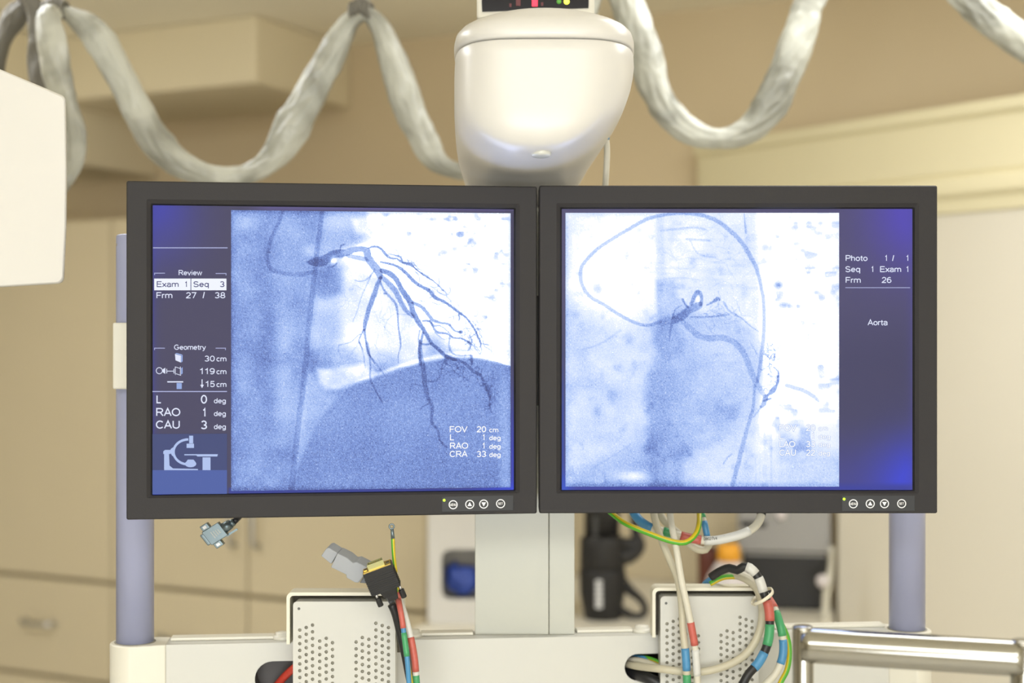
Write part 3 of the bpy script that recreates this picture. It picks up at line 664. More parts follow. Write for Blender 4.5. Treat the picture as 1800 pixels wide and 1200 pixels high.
def screen_grid(name, F, d, box, n, m, fn, parent, curved=None):
    """flat screen patch; box = photo corners tl, tr, br, bl; colours per vertex are the picture being shown"""
    tl, tr, br, bl = [np.array(F.px(x, y, d)) for x, y in box]
    u = np.linspace(0, 1, n)[None, :]; v = np.linspace(0, 1, m)[:, None]
    A = (tl[0] * (1 - u) + tr[0] * u) * (1 - v) + (bl[0] * (1 - u) + br[0] * u) * v
    Z = (tl[1] * (1 - u) + tr[1] * u) * (1 - v) + (bl[1] * (1 - u) + br[1] * u) * v
    # picture coordinates of the same points
    x0, x1 = (box[0][0] + box[3][0]) / 2, (box[1][0] + box[2][0]) / 2
    pt = F.o[:]
    WX = F.o.x + F.x.x * A + F.y.x * d; WY = F.o.y + F.x.y * A + F.y.y * d; WZ = F.o.z + Z
    PX = 900 + FPX * WX / WY; PY = 600 - FPX * (WZ - CAMZ) / WY
    # regular picture raster (rows of nearly equal y): sample colours on a straight raster, then look up
    gx = np.arange(math.floor(PX.min()) - 2, math.ceil(PX.max()) + 3, 1.0); gy = np.arange(math.floor(PY.min()) - 2, math.ceil(PY.max()) + 3, 1.0)
    GX, GY = np.meshgrid(gx, gy); C = fn(GX, GY)
    fx = np.clip(PX - gx[0], 0, len(gx) - 1.001); fy = np.clip(PY - gy[0], 0, len(gy) - 1.001)
    ix, iy = np.rint(fx).astype(int), np.rint(fy).astype(int)
    col = C[iy, ix]
    base = root_loc(parent)
    co = np.stack([WX - base.x, WY - base.y, WZ - base.z], -1).reshape(-1, 3)
    me = bpy.data.meshes.new(name); me.vertices.add(n * m); me.vertices.foreach_set('co', co.ravel().astype(np.float32))
    j, i = np.meshgrid(np.arange(m - 1), np.arange(n - 1), indexing='ij'); q = (j * n + i).ravel()
    quads = np.stack([q, q + n, q + n + 1, q + 1], -1)
    nf = len(quads); me.loops.add(nf * 4); me.loops.foreach_set('vertex_index', quads.ravel().astype(np.int32))
    me.polygons.add(nf); me.polygons.foreach_set('loop_start', (np.arange(nf) * 4).astype(np.int32))
    me.update(calc_edges=True); me.validate()
    at = me.color_attributes.new('Picture', 'FLOAT_COLOR', 'POINT')
    rgba = np.concatenate([col.reshape(-1, 3), np.ones((n * m, 1))], 1); at.data.foreach_set('color', rgba.ravel().astype(np.float32))
    me.materials.append(M['screen'])
    o = bpy.data.objects.new(name, me); COL.objects.link(o); o.parent = parent
    return o

def monitor(label, F, W, H, opening, image_box, back_fn, img_fn, ctrl, tilt):
    """F.o = lower left front corner at height z0; opening / image_box are photo corners of the lit area and the picture"""
    z0 = 0.0
    root = thing('display_monitor', F.pt(W / 2, 0.03, 0), label, 'monitor')
    op = [F.px(x, y, 0.0) for x, y in opening]
    ox0 = (op[0][0] + op[3][0]) / 2; ox1 = (op[1][0] + op[2][0]) / 2; oz1 = (op[0][1] + op[1][1]) / 2; oz0 = (op[2][1] + op[3][1]) / 2
    def ring(x0, x1, a0, a1, r, d): return [F.pt(x, d, z) for x, z in rrect(x0, x1, a0, a1, r, 5)]
    mb = MB()
    loops(mb, [ring(0, W, 0, H, 0.002, 0.034), ring(0, W, 0, H, 0.002, 0.0015), ring(0.0012, W - 0.0012, 0.0012, H - 0.0012, 0.002, 0.0),
               ring(ox0 - 0.006, ox1 + 0.006, oz0 - 0.0035, oz1 + 0.006, 0.0015, 0.0), ring(ox0 - 0.0022, ox1 + 0.0022, oz0 - 0.0012, oz1 + 0.0018, 0.0008, 0.0022)])
    bz = mb.build('bezel', M['bezel'], root)
    mb = MB()
    loops(mb, [ring(ox0 - 0.0022, ox1 + 0.0022, oz0 - 0.0012, oz1 + 0.0018, 0.0008, 0.0022), ring(ox0 - 0.0003, ox1 + 0.0003, oz0 - 0.0003, oz1 + 0.0003, 0.0006, 0.0042)])
    mb.build('screen_lip', M['lip'], root)
    mb = MB()
    loops(mb, [ring(0.0003, W - 0.0003, 0.0003, H - 0.0003, 0.002, 0.034), ring(0.004, W - 0.004, 0.004, H - 0.004, 0.004, 0.040), ring(0.05, W - 0.05, 0.045, H - 0.045, 0.008, 0.058)], 0, True, True)
    mb.build('back_shell', M['bezel'], root)
    ds = 0.0042
    # the lit panel, exactly filling the opening
    def toimg(x, z, d):
        p = F.pt(x, d, z); return (900 + FPX * p.x / p.y, 600 - FPX * (p.z - CAMZ) / p.y)
    bx = [toimg(ox0 - 0.0005, oz1 + 0.0005, ds), toimg(ox1 + 0.0005, oz1 + 0.0005, ds), toimg(ox1 + 0.0005, oz0 - 0.0005, ds), toimg(ox0 - 0.0005, oz0 - 0.0005, ds)]
    scr = screen_grid('screen', F, ds, bx, 216, 170, back_fn, root)
    ip = [F.px(x, y, ds) for x, y in image_box]
    ax0 = (ip[0][0] + ip[3][0]) / 2; ax1 = (ip[1][0] + ip[2][0]) / 2; az1 = (ip[0][1] + ip[1][1]) / 2; az0 = (ip[2][1] + ip[3][1]) / 2
    ib = [toimg(ax0, az1, ds - 2e-4), toimg(ax1, az1, ds - 2e-4), toimg(ax1, az0, ds - 2e-4), toimg(ax0, az0, ds - 2e-4)]
    img = screen_grid('angiogram_picture', F, ds - 2e-4, ib, 560, 556, img_fn, scr)
    # control strip
    x0, x1, y0, y1, sl = ctrl                       # photo extents, slope in px per px
    def Q(x, y, d): a, z = F.px(x, y + sl * (x - x0), d); return F.pt(a, d, z)
    mb = MB(); n_ = [(x0, y0), (x1, y0), (x1, y1), (x0, y1)]
    loops(mb, [[Q(x, y, 0.0005) for x, y in n_], [Q(x, y, -0.0006) for x, y in n_]], 0, False, True)
    strip = mb.build('control_strip', M['panel'], root); bev(strip, 0.0003)
    mb = MB(); put = [(x0 + .5, y0 - .6), (x1, y0 - .6), (x1, y0 + .5), (x0 + .5, y0 + .5)]
    mb.add([Q(x, y, -0.00065) for x, y in put], [(0, 1, 2, 3)]); put = [(x0 - .6, y0), (x0 + .4, y0), (x0 + .4, y1), (x0 - .6, y1)]
    mb.add([Q(x, y, -0.00065) for x, y in put], [(0, 1, 2, 3)]); mb.build('strip_gap', M['lip'], strip)
    k = (x1 - x0) / 125.0
    for i, bxp in enumerate((19.5, 48.5, 73, 102.5)):
        cx = x0 + bxp * k; cy = y0 + 14.2 + sl * (cx - x0)
        mb = MB(); put_ring(mb, F, -0.0009, cx, cy, 7.1, 1.6)
        if i == 0: put_text(mb, F, -0.0009, 'MENU', cx - 5.6, cx + 5.6, cy + 2.2, 4.4)
        if i == 3: put_text(mb, F, -0.0009, 'SET', cx - 4.4, cx + 4.4, cy + 1.8, 4.0)
        if i == 1: put_poly(mb, F, -0.0009, [(cx - 4, cy + 3), (cx + 4, cy + 3), (cx, cy - 4.2)])
        if i == 2: put_poly(mb, F, -0.0009, [(cx - 4, cy - 3), (cx, cy + 4.2), (cx + 4, cy - 3)])
        mb.build('button', M['ink'], strip)
    mb = MB(); cx = x0 + 3.2; cy = y0 + 5.6
    a, z = F.px(cx + 0.6, cy + 0.3, -0.001); mb.cyl(F.pt(a, 0.0, z), F.pt(a, -0.0013, z), 0.0014, n=16); mb.build('power_light', M['led'], strip)
    return root, scr, ds

yawL = -math.atan2(0.053, 0.4126)              # left edge nearer the camera
pl = P(222, 914, 1.447); pr = P(944, 902, 1.5)
FL = Frame((pl.x, pl.y, 1.4213), math.atan2(-(pr.y - pl.y), pr.x - pl.x)); WL = math.hypot(pr.x - pl.x, pr.y - pl.y)
prr = P(947.5, 902, 1.5); FR = Frame((prr.x, 1.5, 1.4215), 0.0); WR = P(1648, 900, 1.5).x - prr.x
monL, scrL, ds = monitor('charcoal monitor on the left, showing branching vessels and the Review and Geometry panel', FL, WL, 0.3397,
    [(269, 361), (903.5, 367.5), (903.5, 861), (267.5, 869)], [(407, 369.5), (898, 374.5), (897, 857), (405.5, 861.5)],
    back_left, angiogram_left, (777, 902.5, 873, 899.5, -0.022), 0)
monR, scrR, ds = monitor('charcoal monitor on the right, showing one large looped catheter and the word Aorta', FR, WR, 0.3405,
    [(988.5, 367), (1605, 367), (1605.5, 861), (988, 861)], [(994, 374), (1475, 374), (1475, 855), (994, 855)],
    back_right, angiogram_right, (1480, 1608, 871, 898, -0.003), 0)

# readouts on the left screen
dt = ds - 5e-4
mbx = MB()
def hl(F, x0, x1, y, h=1.6, par=None):
    m_ = MB(); put_poly(m_, F, dt, [(x0, y), (x1, y), (x1, y + h), (x0, y + h)]); m_.build('divider_line', M['gline'], par or scrL)
hl(FL, 269, 400, 434.5, 1.8); hl(FL, 268, 399, 687, 1.8)
for x0, x1, s, y in ((271, 290, 0, 479.3), (379, 398, 1, 479.8), (271, 290, 0, 611), (379, 397, 1, 611)):
    m_ = MB(); put_poly(m_, FL, dt, [(x0, y), (x1, y), (x1, y + 4), (x1 - 1.3, y + 4), (x1 - 1.3, y + 1.4), (x0, y + 1.4)] if s else [(x0, y), (x1, y), (x1, y + 1.4), (x0 + 1.3, y + 1.4), (x0 + 1.3, y + 4), (x0, y + 4)])
    m_.build('heading_bracket', M['gline'], scrL)
put_poly(mbx, FL, dt, [(271, 489.5), (398, 489.5), (398, 510), (271, 510)]); mbx.build('highlight_box', M['gbox'], scrL)
mt = MB(); dt2 = dt - 2e-4
for s, x0, x1, yb, cp in (('Exam', 275.5, 314, 504.3, 10), ('1', 325, 330, 504.3, 10), ('Seq', 340, 367, 504.3, 10), ('3', 386.5, 394.5, 504.3, 10)): word('boxed_text', M['gblue'], FL, dt2, scrL, s, x0, x1, yb, cp)
put_poly(mt, FL, dt2, [(335, 489.5), (336.2, 489.5), (336.2, 510), (335, 510)])
mt.build('box_divider', M['gblue'], scrL)
for s, x0, x1, yb, cp in (('Review', 314, 355.5, 483.5, 9), ('Frm', 275, 303, 524, 10.5), ('27', 327, 345, 524, 10.5), ('/', 356, 360.5, 524, 11), ('38', 377.5, 396, 524, 10.5),
    ('Geometry', 306, 362, 614.5, 9), ('30', 359.5, 377.5, 635, 10), ('cm', 380.5, 398, 635, 9.5), ('119', 351, 377.5, 657.5, 10.5), ('cm', 380.5, 398, 657.5, 9.5), ('15', 361, 377.5, 680, 10.5), ('cm', 380.5, 398, 680, 9.5),
    ('L', 275, 284, 708.5, 14), ('RAO', 274.5, 317, 731, 14), ('CAU', 274, 316, 753, 14), ('0', 353, 364, 709, 15), ('1', 356, 362, 732, 15), ('3', 353, 364, 754, 15),
    ('deg', 376, 397, 708.5, 9), ('deg', 376, 397, 731, 9), ('deg', 376, 397, 754, 9)):
    word('readout_text', M['gtext'], FL, dt, scrL, s, x0, x1, yb, cp)
for s, x0, x1, yb in (('FOV', 790.5, 822, 759.5), ('20', 838, 854.5, 759.5), ('L', 791, 798.5, 773.5), ('1', 848, 852.5, 773.5), ('RAO', 791, 823, 788.5), ('1', 848, 852.5, 788.5), ('CRA', 790.5, 822, 803), ('33', 838, 854.5, 803)):
    word('caption_text', M['gw'], FL, dt, scrL, s, x0, x1, yb, 10.6, slope=-0.008)
for s, x1, yb in (('cm', 876, 759.5), ('deg', 880, 773.5), ('deg', 880, 788.5), ('deg', 880, 803)): word('caption_text', M['gw'], FL, dt, scrL, s, 860, x1, yb, 8.6)
# small arrow and icons
mb = MB(); put_poly(mb, FL, dt, [(354.4, 666.5), (356, 666.5), (356, 677), (354.4, 677)]); put_poly(mb, FL, dt, [(352, 676), (358.4, 676), (355.2, 682)]); mb.build('arrow_icon', M['gtext'], scrL)
mb = MB(); put_poly(mb, FL, dt, [(294, 669.8), (322, 669.8), (322, 672), (294, 672)]); mb.build('table_icon', M['gtext'], scrL)
mb = MB(); put_poly(mb, FL, dt, [(307.5, 622), (318, 625), (318, 637), (308.5, 633)]); mb.build('detector_icon', M['gtext'], scrL)
mb = MB(); put_poly(mb, FL, dt, [(293, 651.5), (306, 651.5), (306, 652.7), (293, 652.7)])
for x in (292.5, 305): put_poly(mb, FL, dt, [(x, 648), (x + 1.2, 648), (x + 1.2, 656), (x, 656)])
put_ring(mb, FL, dt, 280, 651.3, 5.4, 1.2); put_poly(mb, FL, dt, [(286, 649), (290.5, 646), (290.5, 657), (286, 654)])
for x, y in ((308, 644), (309.2, 656)):
    put_poly(mb, FL, dt, [(x, y), (x + 9, y + 3), (x + 9, y + 4.1), (x, y + 1.1)])
for x in (307.5, 316.5): put_poly(mb, FL, dt, [(x, 644), (x + 1.1, 644.5), (x + 1.1, 659.5), (x, 657)])
mb.build('distance_icon', M['gtext'], scrL)
mq = MB(); put_poly(mq, FL, dt, [(318.3, 625.3), (321, 623.2), (321, 635), (318.3, 637)]); put_poly(mq, FL, dt, [(310.5, 673), (319.5, 673), (319.5, 683.5), (310.5, 683.5)])
put_poly(mq, FL, dt, [(318.3, 647), (321, 645), (321, 656), (318.3, 658.5)])
put_poly(mq, FL, dt, [(307.5, 621.5), (310.5, 620.2), (320.6, 623), (318, 624.7)])
mq.build('icon_shading', M['gmid'], scrL)
# C-arm picture panel
mq = MB(); put_poly(mq, FL, dt, [(268, 762.5), (399, 762), (399, 826), (268, 826)]); mq.build('icon_panel_top', M['gpan1'], scrL)
mq = MB(); put_poly(mq, FL, dt, [(268, 826), (399, 826), (399, 867.6), (268, 868.6)]); mq.build('icon_panel_bottom', M['gpan2'], scrL)
mq = MB(); d3 = dt - 2e-4
put_poly(mq, FL, d3, [(288.5, 797), (297, 797), (298, 818), (304, 823), (348, 824), (348, 826), (288.5, 826)])
put_poly(mq, FL, d3, [(287, 793), (290, 790.5), (300, 790.5), (300, 797.5), (287, 797.5)])
n = 24; arc = [(327 - 20 * math.cos(t) + 6, 791.5 - 23.5 * math.sin(t)) for t in np.linspace(-math.pi / 2, math.pi / 2, n)]
arc2 = [(333 - 26 * math.cos(t), 792 - 20.5 * math.sin(t)) for t in np.linspace(math.pi / 2, -math.pi / 2, 2)]
outer = [(331 - 28 * math.cos(t), 794 - 24 * math.sin(t)) for t in np.linspace(-math.pi / 2, math.pi / 2, n)]
innr = [(331 - 23.8 * math.cos(t), 794 - 19.8 * math.sin(t)) for t in np.linspace(-math.pi / 2, math.pi / 2, n)]
for i in range(n - 1): put_poly(mq, FL, d3, [outer[i], outer[i + 1], innr[i + 1], innr[i]])
put_poly(mq, FL, d3, [(332.5, 765.5), (339.5, 765.5), (339.5, 779), (332.5, 779)]); put_poly(mq, FL, d3, [(328, 779.5), (341, 779.5), (341, 787), (328, 787)])
put_poly(mq, FL, d3, [(335 + 10 * math.cos(t), 815 + 6 * math.sin(t)) for t in np.linspace(0, 2 * math.pi, 20)[:-1]]); put_poly(mq, FL, d3, [(330, 807.5), (340, 807.5), (344, 812), (327, 812)])
put_poly(mq, FL, d3, [(300, 789), (304, 786), (307, 786), (307, 804), (302, 800), (300, 796)])
put_poly(mq, FL, d3, [(324, 798), (383, 798), (382, 802), (347, 802), (345, 800), (324, 800)])
put_poly(mq, FL, d3, [(356, 803.5), (370, 803.5), (370, 826), (356, 826)])
mq.build('scanner_icon', M['gicon'], scrL)
# right screen text
mb = MB()
for s, x0, x1, yb in (('Photo', 1486.5, 1525, 458.5), ('1', 1555.5, 1560, 458.5), ('/', 1568, 1572.5, 458.5), ('1', 1593, 1597.5, 458.5), ('Seq', 1486, 1512, 478), ('1', 1531.5, 1536, 478), ('Exam', 1547, 1584, 478), ('1', 1593, 1597.5, 478), ('Frm', 1486.5, 1513, 497), ('26', 1550, 1567, 497), ('Aorta', 1525, 1560.5, 571.5)):
    word('readout_text', M['gtext'], FR, dt, scrR, s, x0, x1, yb, 10.2)
hl(FR, 1486, 1600, 504.8, 1.3, scrR)
for s_, x0, x1, yb, cp in (('FOV', 1370, 1400, 757, 10.6), ('20', 1417, 1433, 757, 10.6), ('L', 1370, 1377, 771.5, 10.6), ('1', 1427, 1431, 771.5, 10.6), ('LAO', 1370, 1398, 785.5, 10.6), ('33', 1417, 1433, 785.5, 10.6), ('CAU', 1370, 1399, 800.5, 10.6), ('22', 1417, 1433, 800.5, 10.6),
        ('cm', 1439, 1455, 757, 8.6), ('deg', 1439, 1459, 771.5, 8.6), ('deg', 1439, 1459, 785.5, 8.6), ('deg', 1439, 1459, 800.5, 8.6)):
    o = word('caption_outline', M['ghalo'], FR, dt, scrR, s_, x0 - 0.06 * cp, x1 + 0.06 * cp, yb, cp, wt=0.135)
    word('caption_text', M['gw'], FR, dt - 2e-4, scrR, s_, x0, x1, yb, cp, wt=0.075)

# ------------------------------------------------------------------ the suspended mount that carries both monitors
mount = thing('ceiling_monitor_mount', (P(925, 0, 1.64).x, 1.64, 1.15), 'white ceiling suspension behind both monitors, with rounded head, column, crossbar and two lavender poles', 'monitor mount')
def superloop(xl, xr, yf, yb, z, nexp, dip=0.0, k=56):
    cx, cy = (xl + xr) / 2, (yf + yb) / 2; a, b = (xr - xl) / 2, (yb - yf) / 2; out = []
    for i in range(k):
        t = 2 * math.pi * i / k; c, s = math.cos(t), math.sin(t)
        x = abs(c) ** (2 / nexp) * (1 if c >= 0 else -1); y = abs(s) ** (2 / nexp) * (1 if s >= 0 else -1)
        out.append(Vector((cx + a * x, cy + b * y, z - dip * (1 - x * x) * max(0, -y))))
    return out
def hrow(py, xl, xr, yf, yb, ne, dip=0.0, zy=1.53):
    return superloop(P(xl, 0, 1.53).x, P(xr, 0, 1.53).x, yf, yb, P(0, py, zy).z, ne, dip, 72)
body = [hrow(350, 826, 985, 1.59, 1.68, 3), hrow(326, 819.5, 1013, 1.58, 1.69, 3.2, .002), hrow(306, 812, 1026, 1.552, 1.70, 3.4, .008), hrow(277, 803, 1043, 1.505, 1.71, 3.6, .018), hrow(258, 801, 1057, 1.455, 1.715, 3.6, .026),
        hrow(241, 800.5, 1068.7, 1.418, 1.72, 3.7, .032), hrow(233, 800.5, 1073, 1.405, 1.72, 3.7, .0335), hrow(226, 800.5, 1078, 1.399, 1.72, 3.7, .034), hrow(215, 800, 1086, 1.395, 1.72, 3.8, .033), hrow(204, 800, 1092, 1.393, 1.72, 3.8, .030), hrow(188, 800, 1098, 1.392, 1.72, 3.8, .023),
        hrow(170, 800, 1104, 1.392, 1.72, 3.8, .012), hrow(150, 800, 1108, 1.392, 1.72, 3.8, .004), hrow(136, 800.5, 1109.5, 1.392, 1.72, 3.8), hrow(118, 801.5, 1108.5, 1.392, 1.72, 3.8), hrow(115.5, 803, 1107, 1.394, 1.715, 3.8), hrow(114.5, 810, 1098, 1.40, 1.70, 3.8)]
mb = MB(); loops(mb, body, 0, True, True); mb.build('head_housing', M['white'], mount, True)
cover = [hrow(113.8, 810, 1098, 1.40, 1.70, 3.8), hrow(113.3, 801.5, 1108, 1.3925, 1.718, 3.8), hrow(111, 800, 1109.5, 1.391, 1.72, 3.8), hrow(103, 799.6, 1109.5, 1.391, 1.72, 3.8)]
zc0 = P(0, 97, 1.53).z; xa, xb = P(799.6, 0, 1.53).x, P(1109.5, 0, 1.53).x
for rho in (1.0, 0.985, 0.95, 0.9, 0.83, 0.74, 0.63, 0.5, 0.36, 0.2, 0.05):
    hx, hy = (xb - xa) / 2 * rho, 0.1645 * rho; cx, cy = (xa + xb) / 2, 1.5555
    cover.append(superloop(cx - hx, cx + hx, cy - hy, cy + hy, zc0 + 0.0415 * math.sqrt(1 - rho * rho), 2.1 + 1.7 * rho ** 7, 0, 72))
mb = MB(); loops(mb, cover, 0, True, True); mb.build('head_cover', M['white'], mount, True)
# small round cap on the underside of the head
pc = Vector((P(951, 0, 1.422).x, 1.422, CAMZ + 0.1834))
mb = MB(); nrm = Vector((0, -0.12, -0.99)).normalized(); mb.lathe(pc - nrm * 0.006, [(0.0098, 0), (0.0098, 0.0062), (0.0085, 0.0072), (0.004, 0.0076)], 32, 0, nrm)
mb.build('head_button', M['lens'], mount, True)
# status display behind and above the head
def qbox(mb, x0, x1, y0, y1, Yf, Yb, mi=0):
    a = P(x0, y1, Yf); b = P(x1, y0, Yf); mb.box(WF, a.x, b.x, Yf, Yb, a.z, b.z, mi)
mb = MB(); qbox(mb, 838, 1045, -60, 33, 1.60, 1.70); hs = mb.build('display_casing', M['cream'], mount); bev(hs, 0.003)
mb = MB(); a = [P(847.5, 20.5, 1.5985), P(1034.5, 14, 1.5985), P(1036, -45, 1.5985), P(845, -45, 1.5985)]; mb.prism(a, Vector((0, 0.01, 0))); gl = mb.build('display_glass', M['glass'], mount)
mb = MB(); qbox(mb, 935, 945, -10, 11, 1.5975, 1.599); mb.build('red_segment', M['ledr'], gl)
for e in ((895.5, 899, 6, 12), (907, 915, -8, 10), (951, 955, 4, 10)):
    mb = MB(); qbox(mb, *e, 1.5975, 1.599); mb.build('dim_segment', M['ledrd'], gl)
for x, m_ in ((982.5, 'ledg'), (996, 'ledy')):
    mb = MB(); mb.lathe(P(x, 3, 1.599), [(0.0028 if m_ == 'ledg' else 0.0034, 0), (0.0026, 0.002), (0.001, 0.003)], 20, 0, Vector((0, -1, 0))); mb.build('indicator_light', M[m_], gl, True)
mb = MB(); qbox(mb, 885, 1000, -60, 0, 1.70, 1.73); mb2 = MB(); c = P(942, 0, 1.66); mb2.cyl((c.x, 1.66, 1.985), (c.x, 1.66, CEILZ - 0.001), 0.04); mb2.build('drop_tube', M['cream'], mount, True)
# column behind the monitors
cxl, cxr = P(835, 0, 1.60).x, P(1010, 0, 1.60).x; csx = P(965, 0, 1.60).x
zbar = 1.2755
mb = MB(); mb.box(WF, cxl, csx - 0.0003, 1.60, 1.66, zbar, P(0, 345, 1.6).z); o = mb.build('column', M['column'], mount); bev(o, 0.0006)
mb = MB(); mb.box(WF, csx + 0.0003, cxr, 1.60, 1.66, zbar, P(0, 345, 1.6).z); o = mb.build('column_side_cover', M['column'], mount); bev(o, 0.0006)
# bracket plate joining monitors and column
mb = MB(); mb.box(WF, P(600, 0, 1.57).x, P(1300, 0, 1.57).x, 1.578, 1.598, 1.53, 1.65); mb.build('monitor_bracket', M['screw'], mount)
# crossbar: two straight spans
def on_plan(px, Y): return Vector((Y * (px - 900) / FPX, Y, 0))
A_, C_ = on_plan(292, 1.545), on_plan(1562, 1.622)
def span(P0, P1):
    f = Frame((P0.x, P0.y, 0), math.atan2(-(P1.y - P0.y), P1.x - P0.x)); return f, (P1 - P0).length
S1, L1 = span(A_, C_)
ZB = 1.14
def barspan(F, L, holes):
    v, f = fill2d(F, 0.0, 0.003, [(0, ZB), (L, ZB), (L, zbar), (0, zbar)], holes); mb = MB(); mb.add(v, f)
    mb.box(F, 0, L, 0.003, 0.042, zbar - 0.004, zbar); mb.box(F, 0, L, 0.038, 0.042, ZB, zbar - 0.004); mb.box(F, 0, L, 0.003, 0.038, ZB, ZB + 0.004)
    return mb
def stadium(F, x0, x1, y0, y1, n=14):
    (a0, z1), (a1, z0) = F.px(x0, y0, 0), F.px(x1, y1, 0); r = (z1 - z0) / 2
    return [(a0 + r - r * 1.0 * math.sin(t), (z0 + z1) / 2 + r * math.cos(t)) for t in np.linspace(0, math.pi, n)] + [(a1 - r + r * math.sin(t), (z0 + z1) / 2 - r * math.cos(t)) for t in np.linspace(0, math.pi, n)]
h1 = stadium(S1, 448, 560, 1162.5, 1222); h2 = stadium(S1, 1098, 1210, 1149.5, 1193.5)
barspan(S1, L1, [h1, h2]).build('crossbar', M['bar'], mount)
# dark grommets lining the cable openings
for F, hpoly in ((S1, h1), (S1, h2)):
    mb = MB(); k = len(hpoly)
    def inset(q, s, c=(sum(p[0] for p in hpoly) / len(hpoly), sum(p[1] for p in hpoly) / len(hpoly))): return (c[0] + (q[0] - c[0]) * s, c[1] + (q[1] - c[1]) * s)
    loops(mb, [[F.pt(a, -0.0006, z) for a, z in hpoly], [F.pt(*((lambda q: (q[0], 0.002, q[1]))(inset(p, 0.985)))) for p in hpoly], [F.pt(a, 0.032, z) for a, z in hpoly]], 0, False, True)
    mb.build('cable_grommet', M['grommet'], mount)
# top rails and round bosses
mb = MB()
for F, x0, x1, in ((S1, 300, 482), (S1, 740, 832), (S1, 1014, 1112), (S1, 1345, 1555)):
    a0 = F.px(x0, 1115, 0.02)[0]; a1 = F.px(x1, 1115, 0.02)[0]; m_ = MB(); m_.box(F, a0, a1, 0.018, 0.036, zbar, zbar + 0.0035); o = m_.build('top_rail', M['cream'], mount); bev(o, 0.001)
for F, x in ((S1, 497), (S1, 725), (S1, 1128)):
    a0 = F.px(x, 1108, 0.02)[0]; m_ = MB(); c = F.pt(a0, 0.02, zbar - 0.001)
    m_.lathe(c, [(0.0105, 0), (0.0105, 0.004), (0.009, 0.005), (0.008, 0.0055), (0.008, 0.008), (0.004, 0.009)], 36); m_.build('rail_boss', M['cream'], mount, True)
# end sockets and poles
POL = on_plan(237.5, 1.560); POR = on_plan(1594.5, 1.63)
for c, F, L, s in ((POL, S1, 0, 1), (POR, S1, L1, -1)):
    q0 = F.pt(L, -0.001, 0); q1 = F.pt(L, 0.042, 0)
    pts = []
    R_ = 0.0265; dirx = (F.pt(1, 0, 0) - F.pt(0, 0, 0)) * (-s)
    base_ang = math.atan2(dirx.y, dirx.x)
    for t in np.linspace(-math.pi / 2, math.pi / 2, 24):
        ang = base_ang + t * s * -1 * (1 if s == 1 else 1)
        pts.append(Vector((c.x + R_ * math.cos(ang), c.y + R_ * math.sin(ang), 0)))
    ends = [q0, q1]
    # order: arc then the two corners at the bar
    d0 = (pts[-1] - q0).length; d1 = (pts[-1] - q1).length
    pts += ([q0, q1] if d0 < d1 else [q1, q0])
    m_ = MB(); m_.prism([Vector((p.x, p.y, ZB)) for p in pts], Vector((0, 0, zbar - ZB + 0.0003))); o = m_.build('end_socket', M['cream'], mount); bev(o, 0.002, 3, 50)
    m_ = MB(); m_.lathe((c.x, c.y, zbar), [(0.0219, 0.0002), (0.0219, 0.0008), (0.0205, 0.0009)], 48); m_.build('socket_gap', M['seam'], o)
    ztop = P(0, 411, 1.545).z
    m_ = MB(); m_.lathe((c.x, c.y, zbar), [(0.0200, 0.0), (0.0200, ztop - zbar - 0.003), (0.0194, ztop - zbar - 0.001), (0.018, ztop - zbar)], 64); pl_ = m_.build('pole', M['pole'], mount, True)
    pl_.data.polygons[-1].use_smooth = False; pl_.data.polygons[-2].use_smooth = False
m_ = MB(); q = P(206.5, 430, 1.55); m_.cyl((q.x + 0.001, q.y, q.z), (q.x - 0.0008, q.y - 0.001, q.z), 0.0016, n=16); m_.build('pole_screw', M['steel'], mount)
m_ = MB(); a = P(197.5, 684, 1.528); b = P(283, 567, 1.528); m_.box(WF, a.x, b.x, 1.528, 1.592, a.z, b.z); o = m_.build('pole_clamp', M['cream'], mount); bev(o, 0.002, 3)

